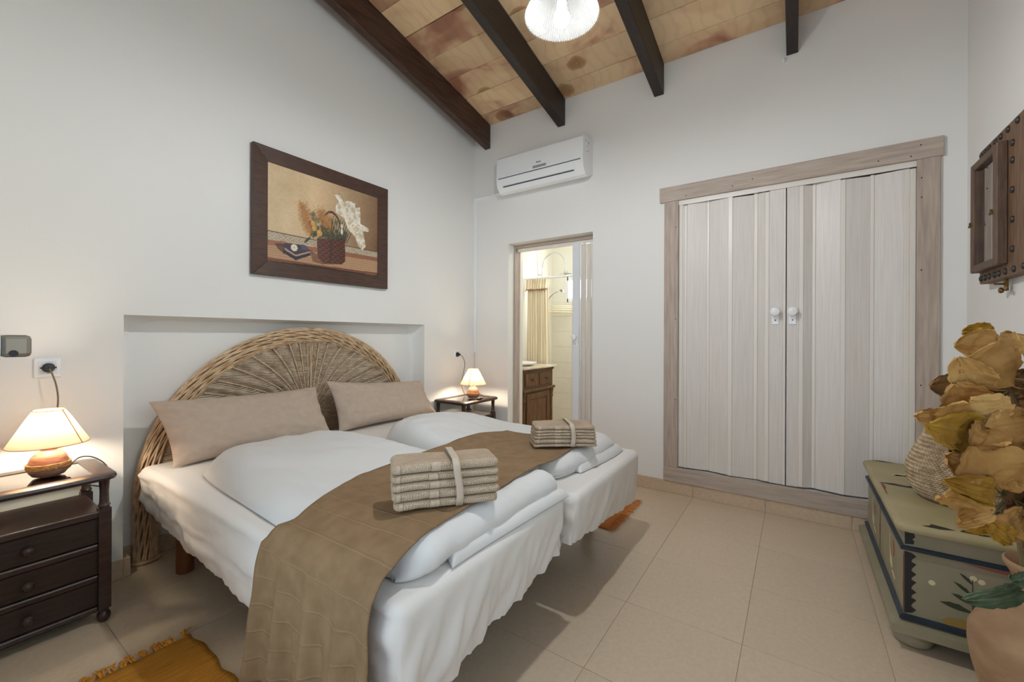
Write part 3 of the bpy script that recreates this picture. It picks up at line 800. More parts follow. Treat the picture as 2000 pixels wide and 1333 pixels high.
# cloth lying on it bridges hollows: dilate then blur
def dil(Hh, r):
    out = Hh.copy()
    for di in range(-r, r + 1):
        for dj in range(-r, r + 1):
            if di * di + dj * dj <= r * r: out = np.maximum(out, np.roll(np.roll(Hh, di, 0), dj, 1))
    return out
def blur(Hh, n):
    for _ in range(n):
        Hh = (Hh * 2 + np.roll(Hh, 1, 0) + np.roll(Hh, -1, 0) + np.roll(Hh, 1, 1) + np.roll(Hh, -1, 1)) / 6
    return Hh
HC = blur(dil(H, 7), 26)
HB2 = HC.copy()
for _ in range(60): HB2 = (np.roll(HB2, 1, 0) + HB2 * 2 + np.roll(HB2, -1, 0)) / 4
HB2 = np.maximum(HB2, HC - .02)
def hs(x, y, A=None):
    A = HC if A is None else A
    i = (x - GX0) / GS; j = (y - GY0) / GS
    i0 = int(max(0, min(NXg - 2, i))); j0 = int(max(0, min(NYg - 2, j))); a = min(max(i - i0, 0), 1); b = min(max(j - j0, 0), 1)
    return A[i0, j0] * (1 - a) * (1 - b) + A[i0 + 1, j0] * a * (1 - b) + A[i0, j0 + 1] * (1 - a) * b + A[i0 + 1, j0 + 1] * a * b

# ---- taupe bed runner, lying across both duvets and hanging down the left side
def runner_mat():
    def ex(nt, b, colsock, vec):
        N = nt.nodes; L = nt.links
        uv = N.new('ShaderNodeUVMap'); uv.uv_map = 'UVMap'
        sp = N.new('ShaderNodeSeparateXYZ'); L.new(uv.outputs[0], sp.inputs[0])
        nn = N.new('ShaderNodeTexNoise'); nn.inputs['Scale'].default_value = 30; L.new(uv.outputs[0], nn.inputs['Vector'])
        ma = N.new('ShaderNodeMath'); ma.operation = 'MULTIPLY_ADD'; ma.inputs[1].default_value = 1 / .0815
        nm = N.new('ShaderNodeMath'); nm.operation = 'MULTIPLY'; nm.inputs[1].default_value = .06
        L.new(nn.outputs['Fac'], nm.inputs[0]); L.new(sp.outputs[0], ma.inputs[0]); L.new(nm.outputs[0], ma.inputs[2])
        fr = N.new('ShaderNodeMath'); fr.operation = 'PINGPONG'; fr.inputs[1].default_value = .5; L.new(ma.outputs[0], fr.inputs[0])
        lt = N.new('ShaderNodeMapRange'); lt.inputs[1].default_value = 0; lt.inputs[2].default_value = .055; lt.inputs[3].default_value = 1; lt.inputs[4].default_value = 0
        L.new(fr.outputs[0], lt.inputs[0])
        # fine weave
        wv = N.new('ShaderNodeTexNoise'); wv.inputs['Scale'].default_value = 60; wv.inputs['Detail'].default_value = 3
        mp = N.new('ShaderNodeMapping'); mp.inputs['Scale'].default_value = (1, 8, 1); L.new(uv.outputs[0], mp.inputs[0]); L.new(mp.outputs[0], wv.inputs['Vector'])
        ad = N.new('ShaderNodeMath'); ad.operation = 'MULTIPLY_ADD'; ad.inputs[1].default_value = .25; L.new(wv.outputs['Fac'], ad.inputs[0]); L.new(lt.outputs[0], ad.inputs[2])
        bp = N.new('ShaderNodeBump'); bp.inputs['Strength'].default_value = .6; bp.inputs['Distance'].default_value = .004
        L.new(ad.outputs[0], bp.inputs['Height']); L.new(bp.outputs[0], b.inputs['Normal'])
        mx = N.new('ShaderNodeMixRGB'); mx.inputs[2].default_value = S(154, 129, 99)
        ml = N.new('ShaderNodeMath'); ml.operation = 'MULTIPLY'; ml.inputs[1].default_value = .6; L.new(lt.outputs[0], ml.inputs[0])
        L.new(ml.outputs[0], mx.inputs[0]); L.new(colsock, mx.inputs[1]); L.new(mx.outputs[0], b.inputs['Base Color'])
    return mat('taupe_runner_cloth', S(140, 114, 86), .85, spec=.15, col2=S(128, 103, 76), nscale=18, ndetail=6, extra=ex)
M_RUN = runner_mat()
rowsR = []; uvs = []
HANGZ, XL = .125, -2.668
ss = list(np.arange(0, 1.86, .014))
drop = .545 - HANGZ
def yh(x): return interp(x, [-2.67, -2.58, -2.45, -2.27, -2.06, -1.8, -1.62, -1.45, -1.30, -1.1, -.9], [-1.335, -1.375, -1.32, -1.262, -1.235, -1.215, -1.20, -1.21, -1.26, -1.30, -1.32])
def yf(x): return interp(x, [-2.67, -2.45, -2.1, -1.8, -1.55, -1.3, -.9], [-1.852, -1.842, -1.815, -1.79, -1.775, -1.76, -1.76])
for s in ss:
    row = []
    for k in range(49):
        tt = k / 48
        if s < drop:
            z = HANGZ + s; low = 1 - s / drop
            y0_, y1_ = interp(low, [0, 1], [-1.335, -1.315]), interp(low, [0, 1], [-1.852, -1.862])
            y = y0_ + (y1_ - y0_) * tt
            x = XL - .020 * low ** .7 * (1 + sin(tt * 25 + 1.0 + .8 * low)) - .011 * low * sin(tt * 47 + 2) - .012 * low * nz(tt * 6, low * 2, 3)
            z += .012 * sin(tt * 9) * low - .01 * low * tt
            yy = y + .004 * sin(s * 40) * (1 if k in (0, 48) else 0)
            row.append((x, yy, z))
        else:
            xx = XL + (s - drop) * .985
            y0_, y1_ = yh(xx), yf(xx)
            y = y0_ + (y1_ - y0_) * tt
            b_ = smoothstep(0, .10, xx - XL)
            z = max(hs(xx, y, HB2), hs(xx, y, H) + .002) + .006 + .003 * nz(xx * 9, y * 16, 2)
            z = (.545 + .05 * smoothstep(0, .05, xx - XL)) * (1 - b_) + z * b_
            z = max(z, .545 if b_ < .2 else 0)
            row.append((xx, y, z))
    rowsR.append(row)
m_ = MB(); m_.grid(rowsR)
run = obj('bed_runner', m_, M_RUN, None, smooth=True, angle=80, fixn=False)
me = run.data; uvl = me.uv_layers.new(name='UVMap')
nj = 49; sv = np.array([[ss[v // nj], (v % nj) / 48 * .55] for v in range(len(me.vertices))])
li = np.zeros(len(me.loops), dtype=np.int32); me.loops.foreach_get('vertex_index', li)
uvl.data.foreach_set('uv', sv[li].astype(np.float32).ravel())
sd = run.modifiers.new('thickness', 'SOLIDIFY'); sd.thickness = .005; sd.offset = 1.0
tag(run, 'taupe ribbed bed runner laid across both duvets and hanging to near the floor', 'bed runner')

# ================================================================== pillows
def pillow(name, label, bl, br, tl, tr_, thick, mat_, seed, group):
    """corners: bottom-left, bottom-right, top-left, top-right"""
    bl, br, tl, tr_ = map(Vector, (bl, br, tl, tr_))
    nrm_ = (br - bl).cross(tl - bl).normalized()
    n1, n2 = 56, 34; F = []; Bk = []
    for i in range(n1 + 1):
        u = .5 - .5 * cos(PI * i / n1); rf = []; rb = []
        for j in range(n2 + 1):
            v = .5 - .5 * cos(PI * j / n2)
            a, b = 2 * u - 1, 2 * v - 1
            # sides pulled in between the corners
            u2 = .5 + a / 2 * (1 - .055 * (1 - b * b) * 1.0); v2 = .5 + b / 2 * (1 - .09 * (1 - a * a) * 1.0)
            p = bl * (1 - u2) * (1 - v2) + br * u2 * (1 - v2) + tl * (1 - u2) * v2 + tr_ * u2 * v2
            h = thick / 2 * (max(0, 1 - a ** 4) ** .55) * (max(0, 1 - b ** 4) ** .55)
            ex = 1 - .25 * b                     # fuller towards the bottom
            wr_ = .010 * nz(u * 6 + seed, v * 4, seed) + .007 * nz(u * 15 + v * 6, v * 7 + seed, 2) + .004 * nz(u * 30 + v * 9, v * 12 + seed, 6) - .007 * max(0, .15 - abs(nz(u * 5 + v * 4 + seed, v * 3 - u * 2, 7.7))) / .15 + .010 * math.exp(-((a + 1) / .25) ** 2) * sin(b * 14 + a * 9) * .5
            wr_ += .006 * math.exp(-((a - 1) / .25) ** 2) * sin(b * 12 - a * 7)
            hh = h * ex + wr_ * min(1, h / .03)
            rf.append(tuple(p + nrm_ * hh)); rb.append(tuple(p - nrm_ * h * ex * .8))
        F.append(rf); Bk.append(rb)
    m_ = MB(); m_.grid(F); m_.grid(Bk, flip=True)
    o = obj(name, m_, mat_, None, smooth=True, angle=80)
    # open pillowcase flange seam
    tag(o, label, 'pillow', group)
    return o
pillow('pillow', 'beige pillow at the head of the bed beside the three drawer nightstand', (-2.540, -.205, .528), (-1.715, -.225, .528), (-2.590, -.030, .835), (-1.735, -.070, .83), .15, M_PILLOW, 1.3, 'beige pillows')
pillow('pillow', 'beige pillow at the head of the bed nearer the shower room doorway', (-1.640, -.185, .528), (-.755, -.21, .522), (-1.645, -.045, .855), (-.80, -.06, .79), .14, M_PILLOW, 5.1, 'beige pillows')

# ================================================================== towels
def towel_mat(name, c1, c2, sc_):
    def ex(nt, b, colsock, vec):
        N = nt.nodes; L = nt.links
        vo = N.new('ShaderNodeTexVoronoi'); vo.inputs['Scale'].default_value = sc_; vo.inputs['Randomness'].default_value = .25
        L.new(vec, vo.inputs['Vector'])
        bp = N.new('ShaderNodeBump'); bp.inputs['Strength'].default_value = .9; bp.inputs['Distance'].default_value = .004; bp.invert = True
        L.new(vo.outputs['Distance'], bp.inputs['Height']); L.new(bp.outputs[0], b.inputs['Normal'])
        cr = N.new('ShaderNodeValToRGB'); cr.color_ramp.elements[0].color = c1; cr.color_ramp.elements[0].position = .25
        cr.color_ramp.elements[1].color = c2; cr.color_ramp.elements[1].position = .75
        L.new(vo.outputs['Distance'], cr.inputs[0]); L.new(cr.outputs[0], b.inputs['Base Color'])
    return mat(name, c1, .95, spec=.1, extra=ex)
M_TOW = towel_mat('beige_waffle_towel', S(192, 173, 151), S(158, 138, 117), 190)
M_TOWEDGE = mat('towel_woven_band', S(186, 167, 145), .9, col2=S(172, 152, 131), nscale=80)
M_RIB = mat('beige_ribbon', S(184, 168, 150), .7)

def slab_towel(name, label, M, w_, d_, z0, z1, seed, group, sag=0.0):
    """one folded towel: rounded slab with soft irregular edges and a band of flat weave; M maps local to world"""
    t = thing(name, label, 'towel', tuple(M @ Vector((0, 0, z0))), group)
    P = rrect(-w_ / 2, w_ / 2, -d_ / 2, d_ / 2, .018, per=5, step=.016); n = len(P); rows = []
    th = z1 - z0
    K = 10
    def zoff(x, y): return .004 * nz(x * 9 + M.translation.x, y * 9, 3.3) - sag * (abs(2 * x / w_) ** 3) * .012
    for k in range(K + 1):
        a = -PI / 2 + PI * k / K
        row = []
        for (x, y, ax, ay) in P:
            o_ = .5 * th * (1 - cos(a)) + .0035 * nz(x * 22 + seed * 3, y * 22, k * .2)
            px, py = x - ax * o_, y - ay * o_
            row.append(tuple(M @ Vector((px, py, (z0 + z1) / 2 + th * .49 * sin(a) + zoff(x, y)))))
        rows.append(row)
    for s in (.8, .5, .2):
        rows.append([tuple(M @ Vector(((x - ax * .5 * th) * s, (y - ay * .5 * th) * s, z1 - th * .01 + zoff(x * s, y * s)))) for (x, y, ax, ay) in P])
    m_ = MB(); vs = [p for r in rows for p in r]; fs = [tuple(range(n - 1, -1, -1))]
    for i in range(len(rows) - 1):
        for k in range(n):
            k2 = (k + 1) % n; fs.append((i * n + k, i * n + k2, (i + 1) * n + k2, (i + 1) * n + k))
    fs.append(tuple((len(rows) - 1) * n + k for k in range(n)))
    m_.add(vs, fs); obj('cloth', m_, M_TOW, t, smooth=True, angle=80)
    # flat woven band and hem on the front edge
    for xb, wb in ((-.055 + .01 * nz(seed, 2, 1), .028), (-w_ / 2 + .014, .012)):
        rows = []
        for k in range(9):
            a = -PI / 2 * .8 + PI * .8 * k / 8
            r_ = []
            for xx in (xb, xb + wb):
                o_ = .5 * th * (1 - cos(a)) - .0022
                r_.append(tuple(M @ Vector((xx, -d_ / 2 + o_, (z0 + z1) / 2 + th * .49 * sin(a) + zoff(xx, -d_ / 2)))))
            rows.append(r_)
        m2 = MB(); m2.grid(rows); obj('woven_band', m2, M_TOWEDGE, t, smooth=True)
    return t
def ribbon(name, label, M, w_, d_, h0, h1, x_):
    m_ = MB(); n = 0; pts = []
    e = .004
    prof = [(-d_ / 2 - e, h0), (-d_ / 2 - e, h1 - .012), (-d_ / 2 + .012, h1 + e), (d_ / 2 - .012, h1 + e), (d_ / 2 + e, h1 - .012), (d_ / 2 + e, h0)]
    # densify
    dp = []
    for a, b in zip(prof[:-1], prof[1:]):
        for k in range(6): dp.append((a[0] + (b[0] - a[0]) * k / 6, a[1] + (b[1] - a[1]) * k / 6))
    dp.append(prof[-1])
    rows = [[tuple(M @ Vector((x_ + dx + .006 * sin(z * 30), y, z))) for dx in (-.011, -.004, .004, .011)] for y, z in dp]
    m_.grid(rows); o = obj(name, m_, M_RIB, None, smooth=True, angle=60, fixn=False)
    s_ = o.modifiers.new('thickness', 'SOLIDIFY'); s_.thickness = .0015
    return o
# front stack of five
c1 = Vector((-2.285, -1.728, 0)); a1 = math.atan2(-.203, .257)
zb1 = max(hs(c1.x + dx, c1.y + dy, HC) for dx in (-.08, 0, .08) for dy in (-.08, 0, .08)) + .010
M1 = Matrix.Translation(c1) @ Matrix.Rotation(a1, 4, 'Z')
hts = [.024, .028, .024, .023, .031]
pos = ['bottom beige towel of the tied stack nearer the camera side', 'second beige towel from the bottom of the near tied stack',
       'middle beige towel of the near tied stack of five', 'fourth beige towel up in the near tied stack', 'topmost beige waffle towel of the near tied stack, hem turned up']
z = zb1
for k in range(5):
    Mk = M1 @ Matrix.Translation((.004 * nz(k, 1, 1), .012 * (k - 2) * .3, 0)) @ Matrix.Rotation(.03 * nz(k * 3, 4, 2), 4, 'Z')
    slab_towel('folded_towel', pos[k], Mk, .335 - (.012 if k == 0 else 0), .150 - .003 * k, z, z + hts[k], 3.1 * k + 1, 'folded beige towels of the near stack', sag=.12)
    z += hts[k] + .0006
ztop1 = z
tag(ribbon('ribbon', 'beige ribbon tied over the near towel stack', M1, .335, .162, zb1 + .002, ztop1 + .004, .030), 'beige ribbon tied over the near towel stack on the runner', 'ribbon')
# far stack of six thinner ones
c2 = Vector((-1.395, -1.700, 0)); a2 = math.atan2(-.241, .194)
zb2 = max(hs(c2.x + dx, c2.y + dy, HC) for dx in (-.06, 0, .06) for dy in (-.06, 0, .06)) + .016
M2 = Matrix.Translation(c2) @ Matrix.Rotation(a2, 4, 'Z')
hts = [.014, .024, .014, .013, .013, .020]
pos = ['lowest beige towel of the far stack by the doorway', 'second beige towel from the bottom of the far stack, with a waffle edge',
       'third beige towel from the bottom of the far stack', 'third beige towel from the top of the far stack', 'second beige towel from the top of the far stack', 'topmost folded beige towel of the far stack by the doorway']
z = zb2
for k in range(6):
    Mk = M2 @ Matrix.Translation((.006 * nz(k, 6, 1), .008 * nz(k * 2, 1, 7), 0)) @ Matrix.Rotation(.05 * nz(k * 5, 9, 2), 4, 'Z')
    slab_towel('folded_towel', pos[k], Mk, .315 - .004 * k, .165, z, z + hts[k], 4.7 * k + 2, 'folded beige towels of the far stack', sag=.3)
    z += hts[k] + .0006
tag(ribbon('ribbon', '', M2, .315, .172, zb2 + .002, z + .003, .03), 'beige ribbon tied over the far towel stack', 'ribbon')

# ================================================================== nightstands
def rail_profile_box(m_, x0, x1, y0, y1, z0, z1): m_.box((x0, y0, z0), (x1, y1, z1))
def make_nightstand(name, label, cx_, yb, w_=.49, d_=.375, zt=.605):
    """back edge at yb, front towards -y"""
    t = thing(name, label, 'nightstand', (cx_, yb - d_ / 2, 0), 'dark wooden nightstands')
    x0, x1, y0, y1 = cx_ - w_ / 2, cx_ + w_ / 2, yb - d_, yb
    th = .026
    # rounded frame of the glazed top
    def out(ins, r): return [(x, y) for x, y, _, _ in rrect(x0 + ins, x1 - ins, y0 + ins, y1 - ins, r, per=6, step=.5)]
    m_ = MB(); rows = []
    for ins, z in ((.012, zt - th), (.003, zt - th + .004), (0, zt - th * .5), (.003, zt - .004), (.010, zt)):
        rows.append([(x, y, z) for x, y in out(ins, .035)])
    n = len(rows[0])
    inner = []
    for (x, y) in out(.010, .035):
        inner.append((min(max(x, x0 + .066), x1 - .066), min(max(y, y0 + .058), y1 - .058)))
    rows.append([(x, y, zt) for x, y in inner]); rows.append([(x, y, zt - th) for x, y in inner]); rows.append(rows[0])
    vs = [p for r in rows for p in r]; fs = []
    for i in range(len(rows) - 1):
        for k in range(n):
            k2 = (k + 1) % n; fs.append((i * n + k, i * n + k2, (i + 1) * n + k2, (i + 1) * n + k))
    m_.add(vs, fs); obj('top_frame', m_, M_DARKWOOD, t, smooth=True, angle=30)
    obj('glass_pane', MB().box((x0 + .060, y0 + .052, zt - .0075), (x1 - .060, y1 - .052, zt - .0025)), M_GLASS, t)
    cxs = (x0 + .036, x1 - .036); cys = (y0 + .046, y1 - .036)
    zs = .455
    for xx in cxs:
        for yy in cys:
            m_ = MB()
            m_.lathe([(.012, 0), (.019, .008), (.022, .022), (.020, .034), (.013, .042), (.017, .048), (.017, .056)], (xx, yy, 0), 16)
            m_.cbox((xx, yy, .056 + (zs - .056 + .008) / 2), (.038, .038, zs - .056 + .008))
            m_.lathe([(.017, zs + .008), (.017, zs + .014), (.0205, zs + .018), (.017, zs + .024), (.0155, zs + .03), (.0145, zs + .075), (.017, zt - th - .008), (.021, zt - th)], (xx, yy, 0), 16)
            obj('column', m_, M_DARKWOOD, t, smooth=True, angle=35)
    yf_, ybk = y0 + .036, y1 - .03
    xi0, xi1 = x0 + .052, x1 - .052
    obj('shelf', MB().box((xi0 - .012, yf_ - .004, zs - .026), (xi1 + .012, ybk, zs)), M_DARKWOOD, t, bevel=.004, bseg=2)
    for xx in (xi0 - .008, xi1): obj('side_panel', MB().box((xx, yf_ + .02, .06), (xx + .008, ybk, zs - .024)), M_DARKWOOD, t)
    obj('back_panel', MB().box((xi0, ybk - .008, .06), (xi1, ybk, zs - .024)), M_DARKWOOD, t)
    for z0, z1 in ((.303, .329), (.178, .203), (.054, .077)):
        obj('rail', MB().box((xi0, yf_, z0 - .006), (xi1, yf_ + .03, z1 - .006)), M_DARKWOOD, t, bevel=.006, bseg=2)
    for z0, z1 in ((.326, .425), (.200, .294), (.074, .169)):
        d = obj('drawer', MB().box((xi0 + .001, yf_ + .006, z0), (xi1 - .001, ybk - .02, z1)), M_DRAWER, t, bevel=.002)
        zc = (z0 + z1) / 2 + .001
        obj('knob', MB().lathe([(.008, 0), (.007, .006), (.012, .012), (.0165, .020), (.0165, .026), (.012, .032), (0, .035)], (cx_, yf_ + .006, zc), 20, Matrix.Rotation(PI / 2, 4, 'X')), M_BLACK if False else M_DARKWOOD, d, smooth=True)
    return t
ZT = .605
make_nightstand('nightstand', 'dark wooden glass topped nightstand showing three drawers with round knobs', -3.022, -.014, zt=ZT)
make_nightstand('nightstand', 'dark wooden nightstand in the corner beside the shower room doorway, mostly hidden by the bed', -.372, -.026, zt=ZT)

# ================================================================== lamps, sockets
M_CERAM = mat('striped_ceramic', S(168, 124, 106), .35, col2=S(120, 78, 62), nscale=14, stretch=(1, 1, 6), bump=.1)
M_BIND = mat('lampshade_binding', S(196, 150, 98), .8)
M_CORDD = mat('dark_cord', S(40, 36, 34), .5)
M_CORDG = mat('olive_clear_cord', S(110, 98, 76), .4)
def make_lamp(label, cx_, cy_, z0, plug, cord_pts, seam_a, base_r=.060, switch=None):
    t = thing('table_lamp', label, 'lamp', (cx_, cy_, z0), 'bedside lamps')
    k = base_r / .060
    c = (cx_, cy_, z0)
    obj('base', MB().lathe([(.030 * k, 0), (.046 * k, .006), (.057 * k, .022), (.060 * k, .040), (.058 * k, .055), (.050 * k, .078), (.036 * k, .096), (.024 * k, .104), (.025 * k, .110), (.021 * k, .112)], c, 36), M_CERAM, t, smooth=True)
    m_ = MB()
    for q in range(4):
        zz = .036 + q * .0055; rr = .0605 * k
        pts = [(cx_ + (rr + .0006 * sin(a * 40 + q)) * cos(a), cy_ + (rr + .0006 * sin(a * 40 + q)) * sin(a), z0 + zz + .0008 * sin(a * 9 + q)) for a in [2 * PI * i / 40 for i in range(41)]]
        m_.tube(pts, .0032, 5, caps=False)
    obj('rope_band', m_, M_ROPE, t, smooth=True, angle=60)
    obj('socket', MB().lathe([(.012, .108), (.014, .112), (.014, .150), (.010, .152)], c, 14), M_BRASS, t, smooth=True)
    obj('bulb', MB().lathe([(.010, .150), (.014, .160), (.0215, .178), (.022, .190), (.014, .203), (0, .207)], c, 16), M_BULB, t, smooth=True)
    zs0, zs1 = .128, .262
    m_ = MB(); rows = []
    for r, z in ((.117, zs0), (.100, zs0 + .032), (.082, zs0 + .067), (.064, zs0 + .102), (.0455, zs1)):
        rows.append([(cx_ + r * cos(2 * PI * i / 48), cy_ + r * sin(2 * PI * i / 48), z0 + z) for i in range(49)])
    m_.grid(rows); sh = obj('lamp_shade', m_, M_SHADE, t, smooth=True, angle=80)
    m_ = MB()
    for r, z in ((.117, zs0), (.0455, zs1)):
        m_.tube([(cx_ + r * cos(2 * PI * i / 48), cy_ + r * sin(2 * PI * i / 48), z0 + z) for i in range(49)], .0016, 5, caps=False)
    m_.tube([(cx_ + (r + .001) * cos(seam_a), cy_ + (r + .001) * sin(seam_a), z0 + z) for r, z in ((.117, zs0), (.0455, zs1))], .0022, 4)
    obj('binding', m_, M_BIND, sh, smooth=True, angle=60)
    # spider carrying the shade
    m_ = MB()
    for a in (0, 2 * PI / 3, 4 * PI / 3):
        m_.tube([(cx_, cy_, z0 + .152), (cx_ + .05 * cos(a), cy_ + .05 * sin(a), z0 + .24)], .0015, 4)
    obj('shade_carrier', m_, M_BRASS, sh)
    def bez(pts, n=8):
        out = []; P = [Vector(p) for p in pts]
        for i in range(len(P) - 1):
            p0 = P[max(i - 1, 0)]; p1 = P[i]; p2 = P[i + 1]; p3 = P[min(i + 2, len(P) - 1)]
            for q in range(n):
                u = q / n
                out.append(.5 * ((2 * p1) + (-p0 + p2) * u + (2 * p0 - 5 * p1 + 4 * p2 - p3) * u * u + (-p0 + 3 * p1 - 3 * p2 + p3) * u ** 3))
        out.append(P[-1]); return out
    co = obj('cord', MB().tube(bez(cord_pts[0]), .0032, 6), M_CORDG, t, smooth=True, angle=60)
    if len(cord_pts) > 1:
        obj('cord', MB().tube(bez(cord_pts[1]), .0026, 6), M_CORDD, t, smooth=True, angle=60)
    RX = Matrix.Rotation(PI / 2, 4, 'X')
    obj('plug', MB().lathe([(.019, 0), (.019, .012), (.014, .018), (.008, .034), (.004, .036)], plug, 18, RX).cbox((plug[0], plug[1] - .008, plug[2]), (.048, .006, .006)), M_BLACK, co, smooth=True)
    if switch: obj('switch', MB().cbox(switch, (.06, .024, .018), ), M_CORDD, co, bevel=.006, bseg=2)
    return t
def make_socket(label, x, z, w_=.083):
    t = thing('wall_socket', label, 'socket', (x, -.006, z), 'white wall sockets')
    obj('plate', MB().box((x - w_ / 2, -.010, z - w_ / 2), (x + w_ / 2, 0, z + w_ / 2)), M_WHITE, t, bevel=.004, bseg=2)
    obj('insert', MB().box((x - w_ / 2 + .012, -.0125, z - w_ / 2 + .012), (x + w_ / 2 - .012, -.009, z + w_ / 2 - .012)), M_WHITE, t, bevel=.002)
    obj('recess_ring', MB().lathe([(.024, 0), (.026, .001), (.0245, .003), (.021, .003), (.021, .0012)], (x, -.0125, z), 26, Matrix.Rotation(PI / 2, 4, 'X'), closed=False), M_CHROME, t, smooth=True)
    return t
make_socket('white wall socket with a plugged cord, above the three drawer nightstand', -2.925, 1.024)
make_socket('white wall socket with a plugged cord, above the lamp in the room corner', -.272, .990)
lx, ly = -2.950, -.215
make_lamp('lit bedside lamp with a cream conical shade, on the three drawer nightstand', lx, ly, ZT, (-2.925, -.0128, 1.024),
          [[(-2.925, -.048, 1.022), (-2.910, -.060, .96), (-2.903, -.062, .90), (-2.905, -.065, .84), (-2.91, -.07, .75), (-2.905, -.075, .665), (-2.898, -.085, .611)],
           [(-2.895, -.215, .622), (-2.862, -.19, .650), (-2.822, -.185, .645), (-2.785, -.19, .612), (-2.772, -.20, .575), (-2.772, -.15, .50), (-2.83, -.09, .512), (-2.87, -.07, .532)]], -PI / 2 + .75)
make_lamp('lit bedside lamp with a cream conical shade, on the far nightstand in the corner', -.355, -.275, ZT, (-.272, -.0128, .990),
          [[(-.272, -.048, .988), (-.245, -.06, .96), (-.225, -.065, .90), (-.245, -.068, .82), (-.272, -.07, .75), (-.275, -.075, .68), (-.25, -.085, .615)],
           [(-.305, -.30, .64), (-.29, -.34, .628), (-.33, -.37, .612), (-.39, -.37, .612), (-.42, -.33, .612), (-.45, -.28, .612)]], PI + .35, base_r=.056, switch=(-.385, -.372, .6145))

# ================================================================== painting
pc = thing('framed_painting', 'dark wood framed still life of white flowers in a basket, hung above the beds', 'painting', (-1.616, -.01, 1.53))
fx0, fx1, fz0, fz1, fw_ = -2.112, -1.122, 1.531, 2.310, .088
def mitre(a, b, c, d):   # outer a-b, inner c-d as (x,z)
    m_ = MB(); y0, y1 = -.036, -.006
    vs = [(a[0], y1, a[1]), (b[0], y1, b[1]), (d[0], y1, d[1]), (c[0], y1, c[1]), (a[0], y0, a[1]), (b[0], y0, b[1]), (d[0], y0 + .006, d[1]), (c[0], y0 + .006, c[1])]
    m_.add(vs, [(0, 1, 2, 3), (7, 6, 5, 4), (0, 4, 5, 1), (1, 5, 6, 2), (2, 6, 7, 3), (3, 7, 4, 0)]); return m_
O_ = [(fx0, fz0), (fx1, fz0), (fx1, fz1), (fx0, fz1)]; I_ = [(fx0 + fw_, fz0 + fw_), (fx1 - fw_, fz0 + fw_), (fx1 - fw_, fz1 - fw_), (fx0 + fw_, fz1 - fw_)]
for k in range(4):
    obj('frame_rail', mitre(O_[k], O_[(k + 1) % 4], I_[k], I_[(k + 1) % 4]), M_FRAMEWOOD, pc, bevel=.0015)
